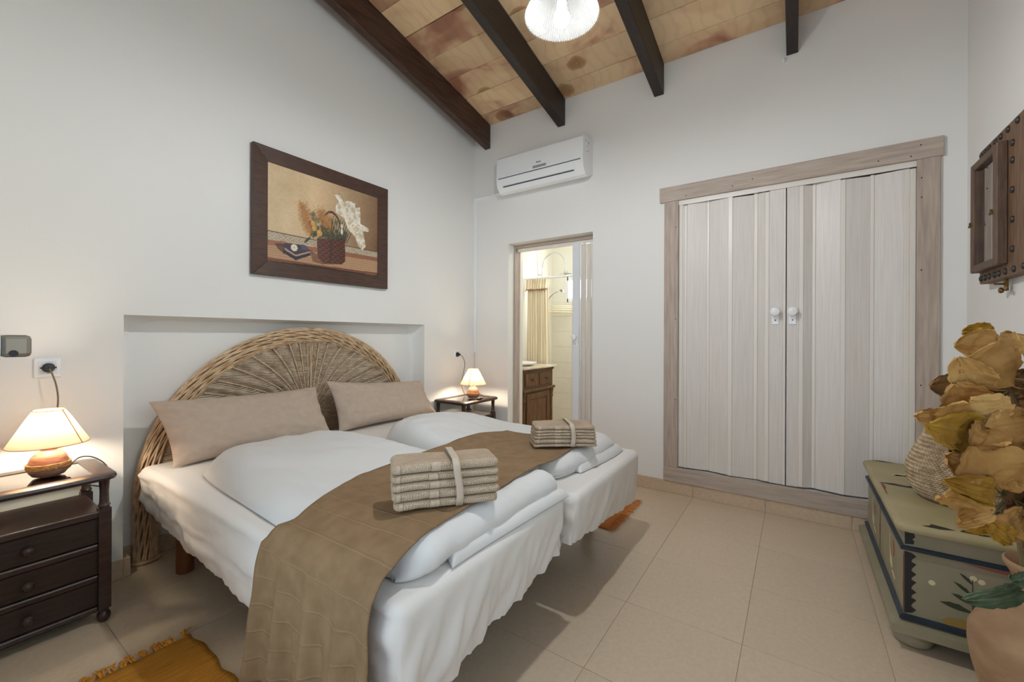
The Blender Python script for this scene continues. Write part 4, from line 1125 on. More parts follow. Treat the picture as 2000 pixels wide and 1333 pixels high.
def paint():
    nu, nv = 250, 184
    U, V = np.meshgrid((np.arange(nu) + .5) / nu, (np.arange(nv) + .5) / nv)
    rg = np.random.RandomState(4)
    def fnoise(s):
        g = rg.rand(int(s * 1.4) + 3, int(s * 1.9) + 3)
        y = V * s; x = U * s * 1.4
        y0 = y.astype(int); x0 = x.astype(int); fy = y - y0; fx = x - x0
        fy = fy * fy * (3 - 2 * fy); fx = fx * fx * (3 - 2 * fx)
        return (g[y0, x0] * (1 - fx) + g[y0, x0 + 1] * fx) * (1 - fy) + (g[y0 + 1, x0] * (1 - fx) + g[y0 + 1, x0 + 1] * fx) * fy
    c = lambda r, g, b: np.array([r, g, b], float)
    nzz = .5 * fnoise(4) + .3 * fnoise(10) + .2 * fnoise(34)
    t = np.clip(1.45 * (U - .40) + .30 * (V - .35) + .5 * (nzz - .5) + .25 * np.exp(-(U / .12) ** 2) * (V > .3) * 0, 0, 1)[..., None]
    I = c(206, 180, 142) * (1 - t) + c(118, 84, 60) * t
    glow = np.exp(-(((U - .44) / .16) ** 2 + ((V - .25) / .24) ** 2))[..., None]
    I = I + glow * c(14, 10, 6)
    I = I + (nzz[..., None] - .5) * 26
    def lay(mask, col, a=1.0):
        m = np.clip(mask, 0, 1)[..., None] * a
        nonlocal I
        I = I * (1 - m) + np.asarray(col) * m
    def band(pts0, pts1):
        a = np.interp(U, [p[0] for p in pts0], [p[1] for p in pts0]); b = np.interp(U, [p[0] for p in pts1], [p[1] for p in pts1])
        return ((V >= a) & (V < b)).astype(float), a, b
    def poly(pts):
        m = np.zeros(U.shape, bool); n = len(pts)
        for i in range(n):
            x0, y0 = pts[i]; x1, y1 = pts[(i + 1) % n]
            if y0 == y1: continue
            cnd = ((V >= min(y0, y1)) & (V < max(y0, y1)) & (U < (V - y0) / (y1 - y0) * (x1 - x0) + x0)); m ^= cnd
        return m.astype(float)
    def blob(u, v, ru, rv, soft=.25): return np.clip((1 - np.sqrt(((U - u) / ru) ** 2 + ((V - v) / rv) ** 2)) / soft, 0, 1)
    # wallpaper border
    m, a, b = band([(0, .692), (1, .684)], [(0, .775), (.36, .760), (1, .756)])
    lay(m, c(190, 176, 152)); pat = ((np.sin(U * 190) * np.sin((V - a) * 190) > .15) | (fnoise(60) > .72)) & (m > 0)
    lay(pat.astype(float), c(150, 132, 112), .7)
    lay((np.abs(V - a) < .006).astype(float), c(96, 70, 52), .8)
    # chair rail and table top
    m, a, b = band([(0, .776), (1, .757)], [(0, .83), (1, .803)]); lay(m, c(150, 96, 72), .9)
    m, a, b = band([(0, .83), (1, .803)], [(0, .955), (.34, .957), (1, .946)])
    st = (np.sin((V - a) * 260 + 3 * fnoise(5)) * .5 + .5)[..., None]
    lay(m, c(190, 152, 118)); I = np.where((m > 0)[..., None], I - st * 24, I)
    m, a, b = band([(0, .955), (.34, .957), (1, .946)], [(0, .995), (.34, .974), (1, .985)]); lay(m, c(120, 74, 52))
    m, a, b = band([(0, .993), (.34, .972), (1, .982)], [(0, 1.2), (1, 1.2)]); lay(m, c(52, 38, 36))
    # shadows on the table
    lay(poly([(.33, .80), (.42, .86), (.46, .95), (.36, .93)]), c(96, 62, 48), .6)
    lay(poly([(.06, .80), (.14, .79), (.13, .90), (.08, .85)]), c(70, 50, 44), .7)
    # books
    lay(poly([(.123, .885), (.22, .945), (.339, .868), (.339, .84), (.22, .905), (.123, .85)]), c(52, 48, 58))
    lay(poly([(.13, .845), (.22, .905), (.339, .835), (.335, .815), (.22, .88), (.134, .82)]), c(178, 160, 140), .5)
    lay(poly([(.118, .82), (.135, .785), (.298, .765), (.337, .822), (.22, .888)]), c(66, 60, 78))
    lay(poly([(.26, .775), (.298, .768), (.33, .815), (.27, .83)]), c(104, 88, 122), .7)
    for q in range(7): lay(blob(.208 + .016 * math.cos(q * .9), .815 + .022 * math.sin(q * .9), .014, .018), c(226, 214, 196))
    lay(blob(.208, .815, .008, .01), c(214, 170, 90))
    for q in range(5): lay(blob(.235 + .012 * q, .835 - .004 * q, .008, .008), c(76, 86, 62))
    # basket handle
    ang_ = np.arctan2((V - .52) * 1.0, (U - .525)); rr = np.sqrt(((U - .525) / .085) ** 2 + ((V - .53) / .19) ** 2)
    lay(((np.abs(rr - 1) < .07) & (V < .6)).astype(float), c(88, 52, 42))
    # greenery
    for q in range(46):
        u, v = rg.uniform(.34, .66), rg.uniform(.50, .66); lay(blob(u, v, rg.uniform(.012, .03), rg.uniform(.02, .05), .6), c(44 + rg.rand() * 30, 58 + rg.rand() * 34, 44 + rg.rand() * 20), .85)
    for q in range(10):
        u = .50 + .018 * q; lay(poly([(u, .66), (u + .01, .66), (u + .05 + .01 * q * .4, .36 + .01 * q), (u + .044 + .01 * q * .4, .36 + .01 * q)]), c(52, 66, 54), .8)
    lay(poly([(.335, .66), (.35, .60), (.375, .575), (.40, .62), (.37, .66)]), c(56, 78, 58))
    lay(poly([(.28, .74), (.33, .67), (.345, .68), (.30, .74)]), c(60, 74, 52))
    # dark mass of leaves behind the sprays
    for q in range(60):
        u, v = rg.normal(.47, .07), rg.normal(.52, .06)
        lay(blob(u, v, rg.uniform(.012, .028), rg.uniform(.018, .05), .7) * (V < .68), c(58 + rg.rand() * 30, 62 + rg.rand() * 26, 48 + rg.rand() * 14), .75)
    # mimosa sprays
    for cu, cv, su, sv_, n in ((.30, .46, .045, .10, 300), (.335, .58, .04, .06, 160), (.44, .41, .045, .07, 240), (.49, .48, .05, .08, 260), (.27, .37, .028, .05, 90)):
        lay(np.exp(-(((U - cu) / (su * .9)) ** 2 + ((V - cv) / (sv_ * .9)) ** 2)), c(128, 88, 54), .55)
        for q in range(n):
            u, v = rg.normal(cu, su * .55), rg.normal(cv, sv_ * .55); g_ = rg.rand()
            lay(blob(u, v, .0075, .0105, .9), c(140 + 66 * g_, 94 + 54 * g_, 54 + 36 * g_), .7)
    for u, v, r in ((.363, .513, .022), (.371, .568, .021), (.418, .605, .027)):
        lay(blob(u, v, r, r * 1.45, .2), c(206, 152, 84)); lay(blob(u - .006, v - .01, r * .5, r * .6, .9), c(232, 190, 124), .7)
    # basket
    bp = poly([(.394, .663), (.516, .645), (.651, .601), (.658, .868), (.619, .912), (.457, .936), (.403, .878)])
    wv = np.sign(np.sin(V * 110)) * np.sin(U * 115) * .6 + .5 * np.sin(V * 220)
    lay(bp, c(92, 56, 46)); I = np.where((bp > 0)[..., None], I + (wv * 18)[..., None] + ((U - .52) * -60)[..., None], I)
    lay(bp * (np.abs(U - .53 + .05 * (V - .6)) < .008), c(60, 52, 44), .8)
    # white lilies
    wpoly = [(.548, .129), (.601, .125), (.636, .18), (.69, .152), (.759, .159), (.752, .216), (.803, .19), (.809, .306), (.808, .385), (.9, .422), (.893, .464), (.834, .465), (.853, .563), (.865, .648), (.832, .696), (.787, .659), (.756, .557), (.682, .485), (.646, .373), (.564, .325), (.565, .25), (.594, .195)]
    wp = poly(wpoly); lay(wp, c(226, 216, 196))
    for q in range(170):
        k = rg.randint(len(wpoly)); k2 = rg.randint(len(wpoly)); f = rg.rand()
        u = wpoly[k][0] * (1 - f) + wpoly[k2][0] * f; v = wpoly[k][1] * (1 - f) + wpoly[k2][1] * f
        r1, r2 = rg.uniform(.010, .03), rg.uniform(.012, .045); e = rg.rand()
        lay(blob(u, v, r1, r2, .4) * wp, c(240, 236, 226) if e > .45 else c(196, 176, 142), .6)
        lay(blob(u + .008, v + .006, r1 * .8, r2 * .15, .9) * wp, c(164, 140, 106), .55)
    lay(blob(.622, .47, .016, .03), c(216, 200, 190)); lay(blob(.622, .53, .014, .04), c(226, 216, 208))
    for u, v in ((.69, .42), (.73, .43), (.70, .36)): lay(blob(u, v, .014, .018, .8), c(206, 150, 84), .7)
    # signature
    for q in range(16): lay(blob(.868 + .006 * q, 1.0 - .008 * math.sin(q * 1.7) - .022, .004, .006, .5), c(150, 132, 116), .8)
    I = I + (fnoise(80)[..., None] - .5) * 10
    return np.clip(I, 0, 255), nu, nv
IMG, nu, nv = paint()
cx0, cx1, cz0, cz1 = fx0 + fw_ - .004, fx1 - fw_ + .004, fz0 + fw_ - .004, fz1 - fw_ + .004
m_ = MB(); base_ = Vector(pc.location)
vs = []
for j in range(nv + 1):
    for i in range(nu + 1): vs.append((cx0 + (cx1 - cx0) * i / nu, -.022, cz1 - (cz1 - cz0) * j / nv))
fs = [(j * (nu + 1) + i, (j + 1) * (nu + 1) + i, (j + 1) * (nu + 1) + i + 1, j * (nu + 1) + i + 1) for j in range(nv) for i in range(nu)]
m_.add(vs, fs)
mp_ = bpy.data.materials.new('painted_canvas'); mp_.use_nodes = True
b_ = mp_.node_tree.nodes['Principled BSDF']; b_.inputs['Roughness'].default_value = .5
at = mp_.node_tree.nodes.new('ShaderNodeVertexColor'); at.layer_name = 'paint'
mp_.node_tree.links.new(at.outputs[0], b_.inputs['Base Color'])
cv = obj('canvas', m_, mp_, pc, fixn=False)
ca = cv.data.color_attributes.new('paint', 'FLOAT_COLOR', 'CORNER')
lin = np.where(IMG / 255 <= .04045, IMG / 255 / 12.92, ((IMG / 255 + .055) / 1.055) ** 2.4).reshape(-1, 3)
cc = np.ones((nu * nv, 4, 4), np.float32); cc[:, :, :3] = lin[:, None, :]
ca.data.foreach_set('color', cc.ravel())
obj('backing', MB().box((fx0 + .02, -.014, fz0 + .02), (fx1 - .02, -.004, fz1 - .02)), M_BLACK, pc)

# ================================================================== air conditioner and its trunking
ac = thing('air_conditioner', 'white split air conditioner mounted high on the wall above the shower room doorway', 'air conditioner', (0, -.835, 2.63))
ay0, ay1 = -1.262, -.412
prof = [(0, 2.800), (-.150, 2.800), (-.178, 2.792), (-.192, 2.772), (-.200, 2.63), (-.200, 2.585), (-.188, 2.530), (-.150, 2.480), (-.11, 2.470), (0, 2.520)]
obj('body', MB().prism(prof, ay0, ay1, 1), M_WHITE, ac, smooth=True, angle=30)
fp = [(-.185, 2.784), (-.1935, 2.772), (-.2045, 2.63), (-.2065, 2.600), (-.196, 2.600), (-.190, 2.77)]
obj('front_panel', MB().prism(fp, ay0 + .006, ay1 - .006, 1), M_WHITE, ac, smooth=True, angle=30)
obj('air_slot', MB().prism([(-.2005, 2.596), (-.2015, 2.588), (-.196, 2.588), (-.196, 2.596)], ay0 + .02, ay1 - .02, 1), mat('dark_slot', S(78, 84, 92), .6), ac)
obj('louver', MB().prism([(-.2035, 2.584), (-.190, 2.524), (-.184, 2.526), (-.1965, 2.586)], ay0 + .075, ay1 - .055, 1), M_WHITE, ac, bevel=.001)
obj('outlet', MB().prism([(-.1905, 2.519), (-.1865, 2.5145), (-.178, 2.5145), (-.182, 2.519)], ay0 + .085, ay1 - .065, 1), mat('outlet_shadow_plastic', S(40, 44, 52), .6), ac)
obj('display', MB().prism([(-.2068, 2.628), (-.2078, 2.606), (-.203, 2.606), (-.203, 2.628)], -.93, -.80, 1), M_GREYP, ac)
lg = MB()
for k, (w_, h_) in enumerate(((.006, .010), (.005, .007), (.005, .007), (.002, .010), (.005, .007), (.005, .007))):
    y = -.838 - k * .0075; lg.box((-.2072, y - w_ / 2, 2.650), (-.2035, y + w_ / 2, 2.650 + h_))
obj('badge_lettering', lg, mat('badge_grey', S(92, 98, 108), .4), ac)
lb = MB()
for y, z, w_, h_ in ((-.03, 2.74, .010, .018), (-.065, 2.742, .008, .016), (-.05, 2.71, .012, .006), (-.034, 2.675, .010, .014), (-.06, 2.665, .008, .006)):
    lb.box((y * 1.5 - .05, ay0 - .0012, z), (y * 1.5 - .05 + w_, ay0 + .001, z + h_))
obj('rating_sticker', lb, mat('sticker_grey', S(150, 158, 170), .5), ac)
cd = thing('cable_trunking', 'thin white cable trunking running from the air conditioner down the room corner', 'cable trunking', (-.01, -.05, 1.8))
obj('duct', MB().box((-.018, -.415, 2.528), (-.0008, -.022, 2.546)), M_WHITE, cd, bevel=.002)
obj('duct', MB().box((-.020, -.028, 1.00), (-.0008, -.0008, 2.546)), M_WHITE, cd, bevel=.002)
obj('cable', MB().tube([(-.012, -.012, 1.0), (-.012, -.013, .8), (-.012, -.012, .1)], .0035, 6), mat('beige_cable', S(222, 200, 180), .5), cd, smooth=True)
hk = thing('ceiling_hook', 'small white hook screwed into the wall under the last rafter', 'hook', (0, -2.596, 2.98))
obj('plate', MB().lathe([(.016, 0), (.016, .004), (.008, .007)], (0, -2.596, 2.985), 14, RY), M_WHITE, hk, smooth=True)
obj('hook', MB().tube([(-.005, -2.596, 2.985), (-.022, -2.596, 2.984), (-.028, -2.596, 2.972), (-.024, -2.596, 2.962), (-.016, -2.596, 2.962)], .0035, 6), M_WHITE, hk, smooth=True)

# ================================================================== pendant lamp
px_, py_, pz_ = -1.862, -1.927, 2.386
pd = thing('pendant_lamp', 'white pleated glass pendant lamp hanging lit from the board ceiling', 'pendant lamp', (px_, py_, pz_))
m_ = MB(); rows = []; NP = 176
for f, (r, z) in enumerate(((.137, 0), (.132, .012), (.118, .042), (.097, .080), (.071, .112), (.044, .132), (.030, .136))):
    am = .0046 * (r / .137)
    rows.append([(px_ + (r + am * (1 if i % 2 else -1)) * cos(2 * PI * i / NP), py_ + (r + am * (1 if i % 2 else -1)) * sin(2 * PI * i / NP), pz_ + z) for i in range(NP + 1)])
m_.grid(rows); obj('shade', m_, M_OPAL, pd, smooth=False)
obj('socket', MB().lathe([(.0165, .028), (.0165, .046), (.0185, .047), (.0185, .051), (.0165, .052), (.0175, .135), (.024, .137), (.024, .16), (.008, .17)], (px_, py_, pz_), 20), mat('cream_socket', S(224, 206, 188), .5), pd, smooth=True, angle=50)
obj('bulb', MB().lathe([(.013, .030), (.016, .022), (.0295, .002), (.031, -.014), (.024, -.030), (0, -.038)], (px_, py_, pz_), 20), emit_mat('pendant_bulb_lit', (0.955, 0.98, 1.0, 1), PENDANT_L), pd, smooth=True)
obj('cord', MB().tube([(px_, py_, pz_ + .165), (px_, py_, cz(px_))], .004, 6), M_WHITE, pd)

# ================================================================== rugs
def make_rug(label, x0, x1, y0, y1, fringe_y, sgn, col, col2, seed, wav):
    t = thing('rug', label, 'rug', ((x0 + x1) / 2, (y0 + y1) / 2, 0), 'orange woven bedside rugs')
    mr_ = mat('rug_' + str(seed), col, .95, spec=.1, col2=col2, nscale=9, stretch=(1.0, 26, 1), ndetail=4, lo=.3, hi=.7, bump=.9, bscale=10, bstretch=(14, 42, 1))
    n1, n2 = 30, 40; rows = []
    for i in range(n1 + 1):
        row = []
        for j in range(n2 + 1):
            x = x0 + (x1 - x0) * i / n1; y = y0 + (y1 - y0) * j / n2
            e = abs(2 * i / n1 - 1) ** 6
            x += (1 if i > n1 / 2 else -1) * e * wav * (sin(y * 23 + seed) + .6 * sin(y * 51))
            row.append((x, y + .004 * sin(x * 12), .0085 + .0018 * nz(x * 9, y * 9, seed)))
        rows.append(row)
    m_ = MB(); m_.grid(rows)
    o = obj('weave', m_, mr_, t, smooth=True, fixn=False)
    s_ = o.modifiers.new('thickness', 'SOLIDIFY'); s_.thickness = .008; s_.offset = -1
    mf = mat('rug_fringe_' + str(seed), col, .95, spec=.1, col2=col2, nscale=60)
    n = 0; x = x0 + .008
    while x < x1 - .005:
        fm = MB(); lean = random.uniform(-.4, .4)
        for q in range(7):
            L_ = random.uniform(.030, .052); a = lean + random.uniform(-.5, .5)
            pts = [(x + random.uniform(-.008, .008), fringe_y - sgn * .004, .006)]
            for s in (.35, .7, 1.0):
                pts.append((pts[0][0] + sin(a) * L_ * s + random.uniform(-.004, .004), fringe_y + sgn * L_ * cos(a) * s, .006 + .010 * sin(s * PI) * random.random() + .003))
            fm.tube(pts, .0021, 4)
        obj('tassel', fm, mf, t, smooth=True, angle=60)
        x += random.uniform(.024, .034)
    return t
make_rug('orange woven rug with knotted fringe on the floor in front of the three drawer nightstand', -3.215, -2.640, -1.76, -.735, -.735, 1, S(232, 170, 74), S(198, 128, 46), 3, .006)
make_rug('orange woven rug sticking out with its fringe under the bed by the wardrobe side', -.862, -.325, -1.735, -.68, -1.735, -1, S(222, 150, 88), S(196, 122, 62), 5, .002)

# ================================================================== painted chest
def paint_mat(name, base, wear, seed):
    def ex(nt, b, colsock, vec):
        N = nt.nodes; L = nt.links
        mp = N.new('ShaderNodeMapping'); mp.inputs['Location'].default_value = (seed, seed * 2, seed * 3); L.new(vec, mp.inputs[0])
        n1 = N.new('ShaderNodeTexNoise'); n1.inputs['Scale'].default_value = 7; n1.inputs['Detail'].default_value = 7; n1.inputs['Roughness'].default_value = .7
        L.new(mp.outputs[0], n1.inputs['Vector'])
        cr = N.new('ShaderNodeValToRGB'); cr.color_ramp.elements[0].position = .70; cr.color_ramp.elements[0].color = (0, 0, 0, 1)
        cr.color_ramp.elements[1].position = .72; cr.color_ramp.elements[1].color = (1, 1, 1, 1)
        L.new(n1.outputs['Fac'], cr.inputs[0])
        mx = N.new('ShaderNodeMixRGB'); mx.inputs[2].default_value = wear; L.new(cr.outputs[0], mx.inputs[0]); L.new(colsock, mx.inputs[1])
        L.new(mx.outputs[0], b.inputs['Base Color'])
    c = [min(255, q) for q in base]
    return mat(name, S(*base), .5, col2=S(base[0] - 14, base[1] - 10, base[2] - 16), nscale=5, stretch=(1, 1, 1), extra=ex)
M_CH = paint_mat('sage_chest_paint', (152, 142, 120), S(60, 52, 44), 1.0)
M_CHL = paint_mat('olive_lid_paint', (168, 154, 118), S(66, 58, 46), 4.0)
M_BLUE = mat('blue_band_paint', S(40, 52, 64), .45, col2=S(30, 40, 50), nscale=9)
M_MBLK = mat('black_motif_paint', S(36, 34, 32), .6)
M_MRED = mat('red_motif_paint', S(166, 82, 58), .6)
M_MCREAM = mat('cream_motif_paint', S(214, 202, 158), .6)
M_MGRN = mat('green_motif_paint', S(52, 62, 42), .6)
M_WEAR = mat('worn_edge_red', S(134, 72, 58), .7)
ch = thing('painted_chest', 'sage green painted chest with blue bands and folk motifs against the right wall', 'chest', (-.64, -3.21, 0))
X0, X1, Y0, Y1 = -1.125, -.16, -3.405, -3.005          # body
obj('body', MB().box((X0, Y0, .085), (X1, Y1, .44)), M_CH, ch, bevel=.004)
# lid: overhanging rounded slab
rows = []
for ins, z in ((.016, .438), (.004, .442), (0, .452), (.001, .462), (.008, .470), (.02, .474)):
    rows.append([(x, y, z) for x, y, _, _ in rrect(X0 - .030 + ins, X1 + .018 - ins, Y0, Y1 + .026 - ins, .035, per=6, step=.4)])
m_ = MB(); n = len(rows[0]); vs = [p for r in rows for p in r]; fs = [tuple(range(n - 1, -1, -1))]
for i in range(len(rows) - 1):
    for k in range(n):
        k2 = (k + 1) % n; fs.append((i * n + k, i * n + k2, (i + 1) * n + k2, (i + 1) * n + k))
fs.append(tuple((len(rows) - 1) * n + k for k in range(n))); m_.add(vs, fs)
lid = obj('lid', m_, M_CHL, ch, smooth=True, angle=40)
def band(name, z0, z1, d, m_mat, r=.3):
    mm = MB(); zc = (z0 + z1) / 2; pr = [(0, z0), (d, z0 + (z1 - z0) * .2), (d, z1 - (z1 - z0) * .2), (0, z1)]
    path = [(X1 + .0, Y1, 0, 1), (X0, Y1, -1, 1), (X0, Y0 + .001, -1, 0)]
    rws = [[(px + nx_ * q, py + ny_ * q, z) for q, z in pr] for px, py, nx_, ny_ in path]
    mm.grid(rws); return obj(name, mm, m_mat, ch, smooth=False, fixn=False)
band('blue_band', .366, .384, .012, M_BLUE)
band('blue_band', .104, .126, .014, M_BLUE)
band('base_moulding', .056, .104, .040, M_CH)
obj('base_board', MB().box((X0 + .002, Y0, .056), (X1, Y1 - .002, .10)), M_CH, ch)
for fx_, fy_ in ((X0 + .05, Y1 - .03), (X1 - .05, Y1 - .03), (X0 + .05, Y0 + .06), (X1 - .05, Y0 + .06)):
    obj('bun_foot', MB().lathe([(.040, 0), (.056, .010), (.062, .028), (.058, .046), (.046, .058)], (fx_, fy_, 0), 26), M_CH, ch, smooth=True)
# painted motifs: flat shapes lying on the faces
def motif(name, pts, m_mat, face, parent=ch, off=.0008):
    mm = MB()
    if face == 'front': P = [(X0 - off, y, z) for y, z in pts]     # short end, towards the entrance
    elif face == 'long': P = [(x, Y1 + off, z) for x, z in pts]
    else: P = [(x, y, .474 + off) for x, y in pts]
    mm.add(P, [tuple(range(len(P)))]); return obj(name, mm, m_mat, parent, fixn=False)
def leafp(a, b, w_, n=7, jag=0):
    a = Vector(a); b = Vector(b); d = b - a; s = Vector((-d.y, d.x)).normalized() * w_
    up = [a + d * (k / n) + s * sin(PI * k / n) * (1 + jag * (k % 2)) for k in range(n + 1)]; dn = [a + d * (k / n) - s * sin(PI * k / n) * .6 for k in range(n - 1, 0, -1)]
    return [tuple(p) for p in up + dn]
# black saw-tooth edge at the near corner
zs_ = np.linspace(.128, .362, 8)
pts = [(Y1 - .001, .128)]
for k in range(7):
    pts += [(Y1 - .022, zs_[k] + .006), (Y1 - .034, zs_[k] + .020 + .004 * (k % 2)), (Y1 - .020, zs_[k] + .030)]
pts += [(Y1 - .001, .362)]
motif('corner_motif', pts, M_MBLK, 'front')
motif('corner_motif', [(Y1 - .001, .388), (Y1 - .026, .392), (Y1 - .028, .404), (Y1 - .022, .41), (Y1 - .03, .42), (Y1 - .026, .436), (Y1 - .001, .436)], M_MBLK, 'front')
motif('rust_strip', [(-.0 + Y1 - .15, .362), (Y1 - .30, .362), (Y1 - .30, .352), (Y1 - .22, .354)], M_MRED, 'front')
# plant on the short end
cy_, cz_ = -3.185, .150
motif('plant_stem', [(cy_ - .002, cz_), (cy_ + .002, cz_), (cy_ + .003, cz_ + .16), (cy_ + .001, cz_ + .16)], M_MGRN, 'front')
for a, b, w_ in (((0, .04), (.085, .055), .012), ((0, .04), (-.085, .045), .012), ((0, .07), (.055, .095), .009), ((0, .065), (-.06, .09), .010), ((0, .10), (.05, .14), .007), ((0, .10), (-.05, .13), .007), ((0, .14), (.035, .175), .006)):
    motif('leaf_motif', leafp((cy_ + a[0], cz_ + a[1]), (cy_ + b[0], cz_ + b[1]), w_, jag=.25), M_MGRN, 'front')
motif('bowl_motif', [(cy_ - .09, cz_ - .01), (cy_ - .06, cz_ + .006), (cy_, cz_ + .010), (cy_ + .06, cz_ + .004), (cy_ + .08, cz_ - .012), (cy_ + .05, cz_ - .04), (cy_ - .05, cz_ - .04)], mat('ochre_motif', S(150, 122, 58), .6), 'front')
for dy, dz in ((.0, .165), (-.02, .158), (.105, .115), (.10, -.045)):
    motif('flower_motif', [(cy_ + dy + .010 * cos(a), cz_ + dz + .010 * sin(a)) for a in [2 * PI * k / 7 for k in range(7)]], M_MCREAM, 'front')
# motifs on the long side: two panels split by a dark line
motif('split_line', [(-.585, .128), (-.575, .128), (-.572, .22), (-.578, .30), (-.574, .364), (-.584, .364), (-.588, .28), (-.582, .2)], M_MBLK, 'long')
motif('split_line', [(-.585, .386), (-.576, .386), (-.578, .435), (-.584, .435)], M_MBLK, 'long')
motif('worn_corner', [(X0 + .001, .13), (X0 + .020, .13), (X0 + .012, .18), (X0 + .024, .22), (X0 + .014, .27), (X0 + .018, .33), (X0 + .001, .36)], M_WEAR, 'long')
for xo, s in ((-.86, 1.0), (-.36, 1.0)):
    motif('swan_motif', [(xo - .045, .20), (xo - .02, .185), (xo + .02, .20), (xo + .015, .235), (xo + .03, .27), (xo + .028, .31), (xo + .015, .325), (xo + .010, .315), (xo + .018, .30), (xo + .016, .27), (xo - .01, .24), (xo - .03, .23)], M_MCREAM, 'long')
    motif('swan_motif', [(xo - .09, .165), (xo - .02, .175), (xo - .05, .19), (xo - .10, .180)], M_MCREAM, 'long')
    motif('flower_motif', [(xo - .075, .255), (xo - .055, .25), (xo - .045, .29), (xo - .055, .33), (xo - .065, .31), (xo - .080, .30)], M_MRED, 'long')
motif('dot_motif', [(-.59, .235), (-.572, .225), (-.560, .25), (-.575, .262)], M_MRED, 'long')
# worn paint on the lid
motif('worn_patch', [(-.62, -2.99), (-.60, -3.05), (-.615, -3.09), (-.59, -3.13), (-.60, -3.17), (-.625, -3.15), (-.64, -3.10), (-.635, -3.04)], M_MBLK, 'lid', lid)
motif('worn_patch', [(-.52, -3.11), (-.56, -3.15), (-.60, -3.17), (-.61, -3.21), (-.57, -3.21), (-.55, -3.17)], M_MBLK, 'lid', lid)
motif('worn_patch', [(-1.140, -3.05), (-1.125, -3.075), (-1.105, -3.08), (-1.115, -3.11), (-1.13, -3.14), (-1.143, -3.10)], M_MBLK, 'lid', lid)
motif('worn_patch', [(-1.130, -3.15), (-1.105, -3.165), (-1.115, -3.20), (-1.120, -3.25), (-1.135, -3.21)], M_MBLK, 'lid', lid)
motif('worn_patch', [(-.165, -3.01), (-.15, -3.06), (-.165, -3.12), (-.175, -3.07)], M_MBLK, 'lid', lid)
motif('brush_mark', [(-.43, -3.06), (-.45, -3.07), (-.405, -3.10), (-.40, -3.20), (-.42, -3.20), (-.43, -3.11)], M_MCREAM, 'lid', lid)
motif('worn_edge', [(-.70, -2.9985), (-.62, -3.0), (-.64, -3.008), (-.68, -3.012), (-.73, -3.004), (-.80, -3.002), (-.80, -2.9985)], M_WEAR, 'lid', lid)

# ================================================================== basket on the chest
bk = thing('belly_basket', 'pale woven seagrass basket standing on the painted chest behind the dried leaves', 'basket', (-.735, -3.235, .474))
M_SEA = mat('seagrass_weave', S(206, 184, 152), .75, col2=S(160, 136, 106), nscale=40, ndetail=2, objrand=0, lo=.3, hi=.7)
M_SEAC = mat('seagrass_core', S(104, 84, 62), .9)
BC = (-.735, -3.235, .474)
bp_ = [(.100, 0), (.125, .010), (.150, .050), (.160, .095), (.163, .125), (.158, .150), (.138, .205), (.112, .260), (.100, .290)]
obj('basket_wall', MB().lathe([(r - .004, z) for r, z in bp_], BC, 40), M_SEAC, bk, smooth=True)
def brad(z): return float(np.interp(z, [p[1] for p in bp_], [p[0] for p in bp_]))
m_ = MB(); nrow = 34; ncol = 74
for r in range(nrow):
    z = .006 + r * .284 / nrow; dzr = .284 / nrow
    for k in range(ncol):
        a0 = 2 * PI * (k + .5 * (r % 2)) / ncol; tilt = dzr * 1.0 * (1 if r % 2 else -1)
        da = 2 * PI / ncol * .62
        vs = []
        for (aa, zz) in ((a0 - da, z - tilt * .6 - dzr * .42), (a0 + da, z + tilt * .6 - dzr * .42), (a0 + da, z + tilt * .6 + dzr * .42), (a0 - da, z - tilt * .6 + dzr * .42)):
            rr = brad(max(0, zz)) + .0005; vs.append((BC[0] + rr * cos(aa), BC[1] + rr * sin(aa), BC[2] + max(0, zz)))
        rr = brad(z) + .0052
        vs += [(BC[0] + rr * cos(a0 - da * .4), BC[1] + rr * sin(a0 - da * .4), BC[2] + z - tilt * .2), (BC[0] + rr * cos(a0 + da * .4), BC[1] + rr * sin(a0 + da * .4), BC[2] + z + tilt * .2)]
        m_.add(vs, [(0, 1, 5, 4), (2, 3, 4, 5), (3, 0, 4), (1, 2, 5)])
o = obj('weave', m_, M_SEA, bk, fixn=False); o['kind'] = 'stuff'
obj('rim', MB().tube([(BC[0] + .101 * cos(2 * PI * k / 30), BC[1] + .101 * sin(2 * PI * k / 30), BC[2] + .289) for k in range(31)], .007, 6, caps=False), M_SEA, bk, smooth=True)
for s in (-1, 1):
    hp = [(BC[0] + .101 * cos(a) , BC[1] + s * .101 * abs(sin(a)) , BC[2] + .29 + .05 * sin((a - .9) / (PI - 1.8) * PI)) for a in np.linspace(.9, PI - .9, 14)]
    obj('handle', MB().tube(hp, .007, 6), mat('dark_rope_handle', S(92, 84, 78), .9, bump=.8, bscale=90), bk, smooth=True)

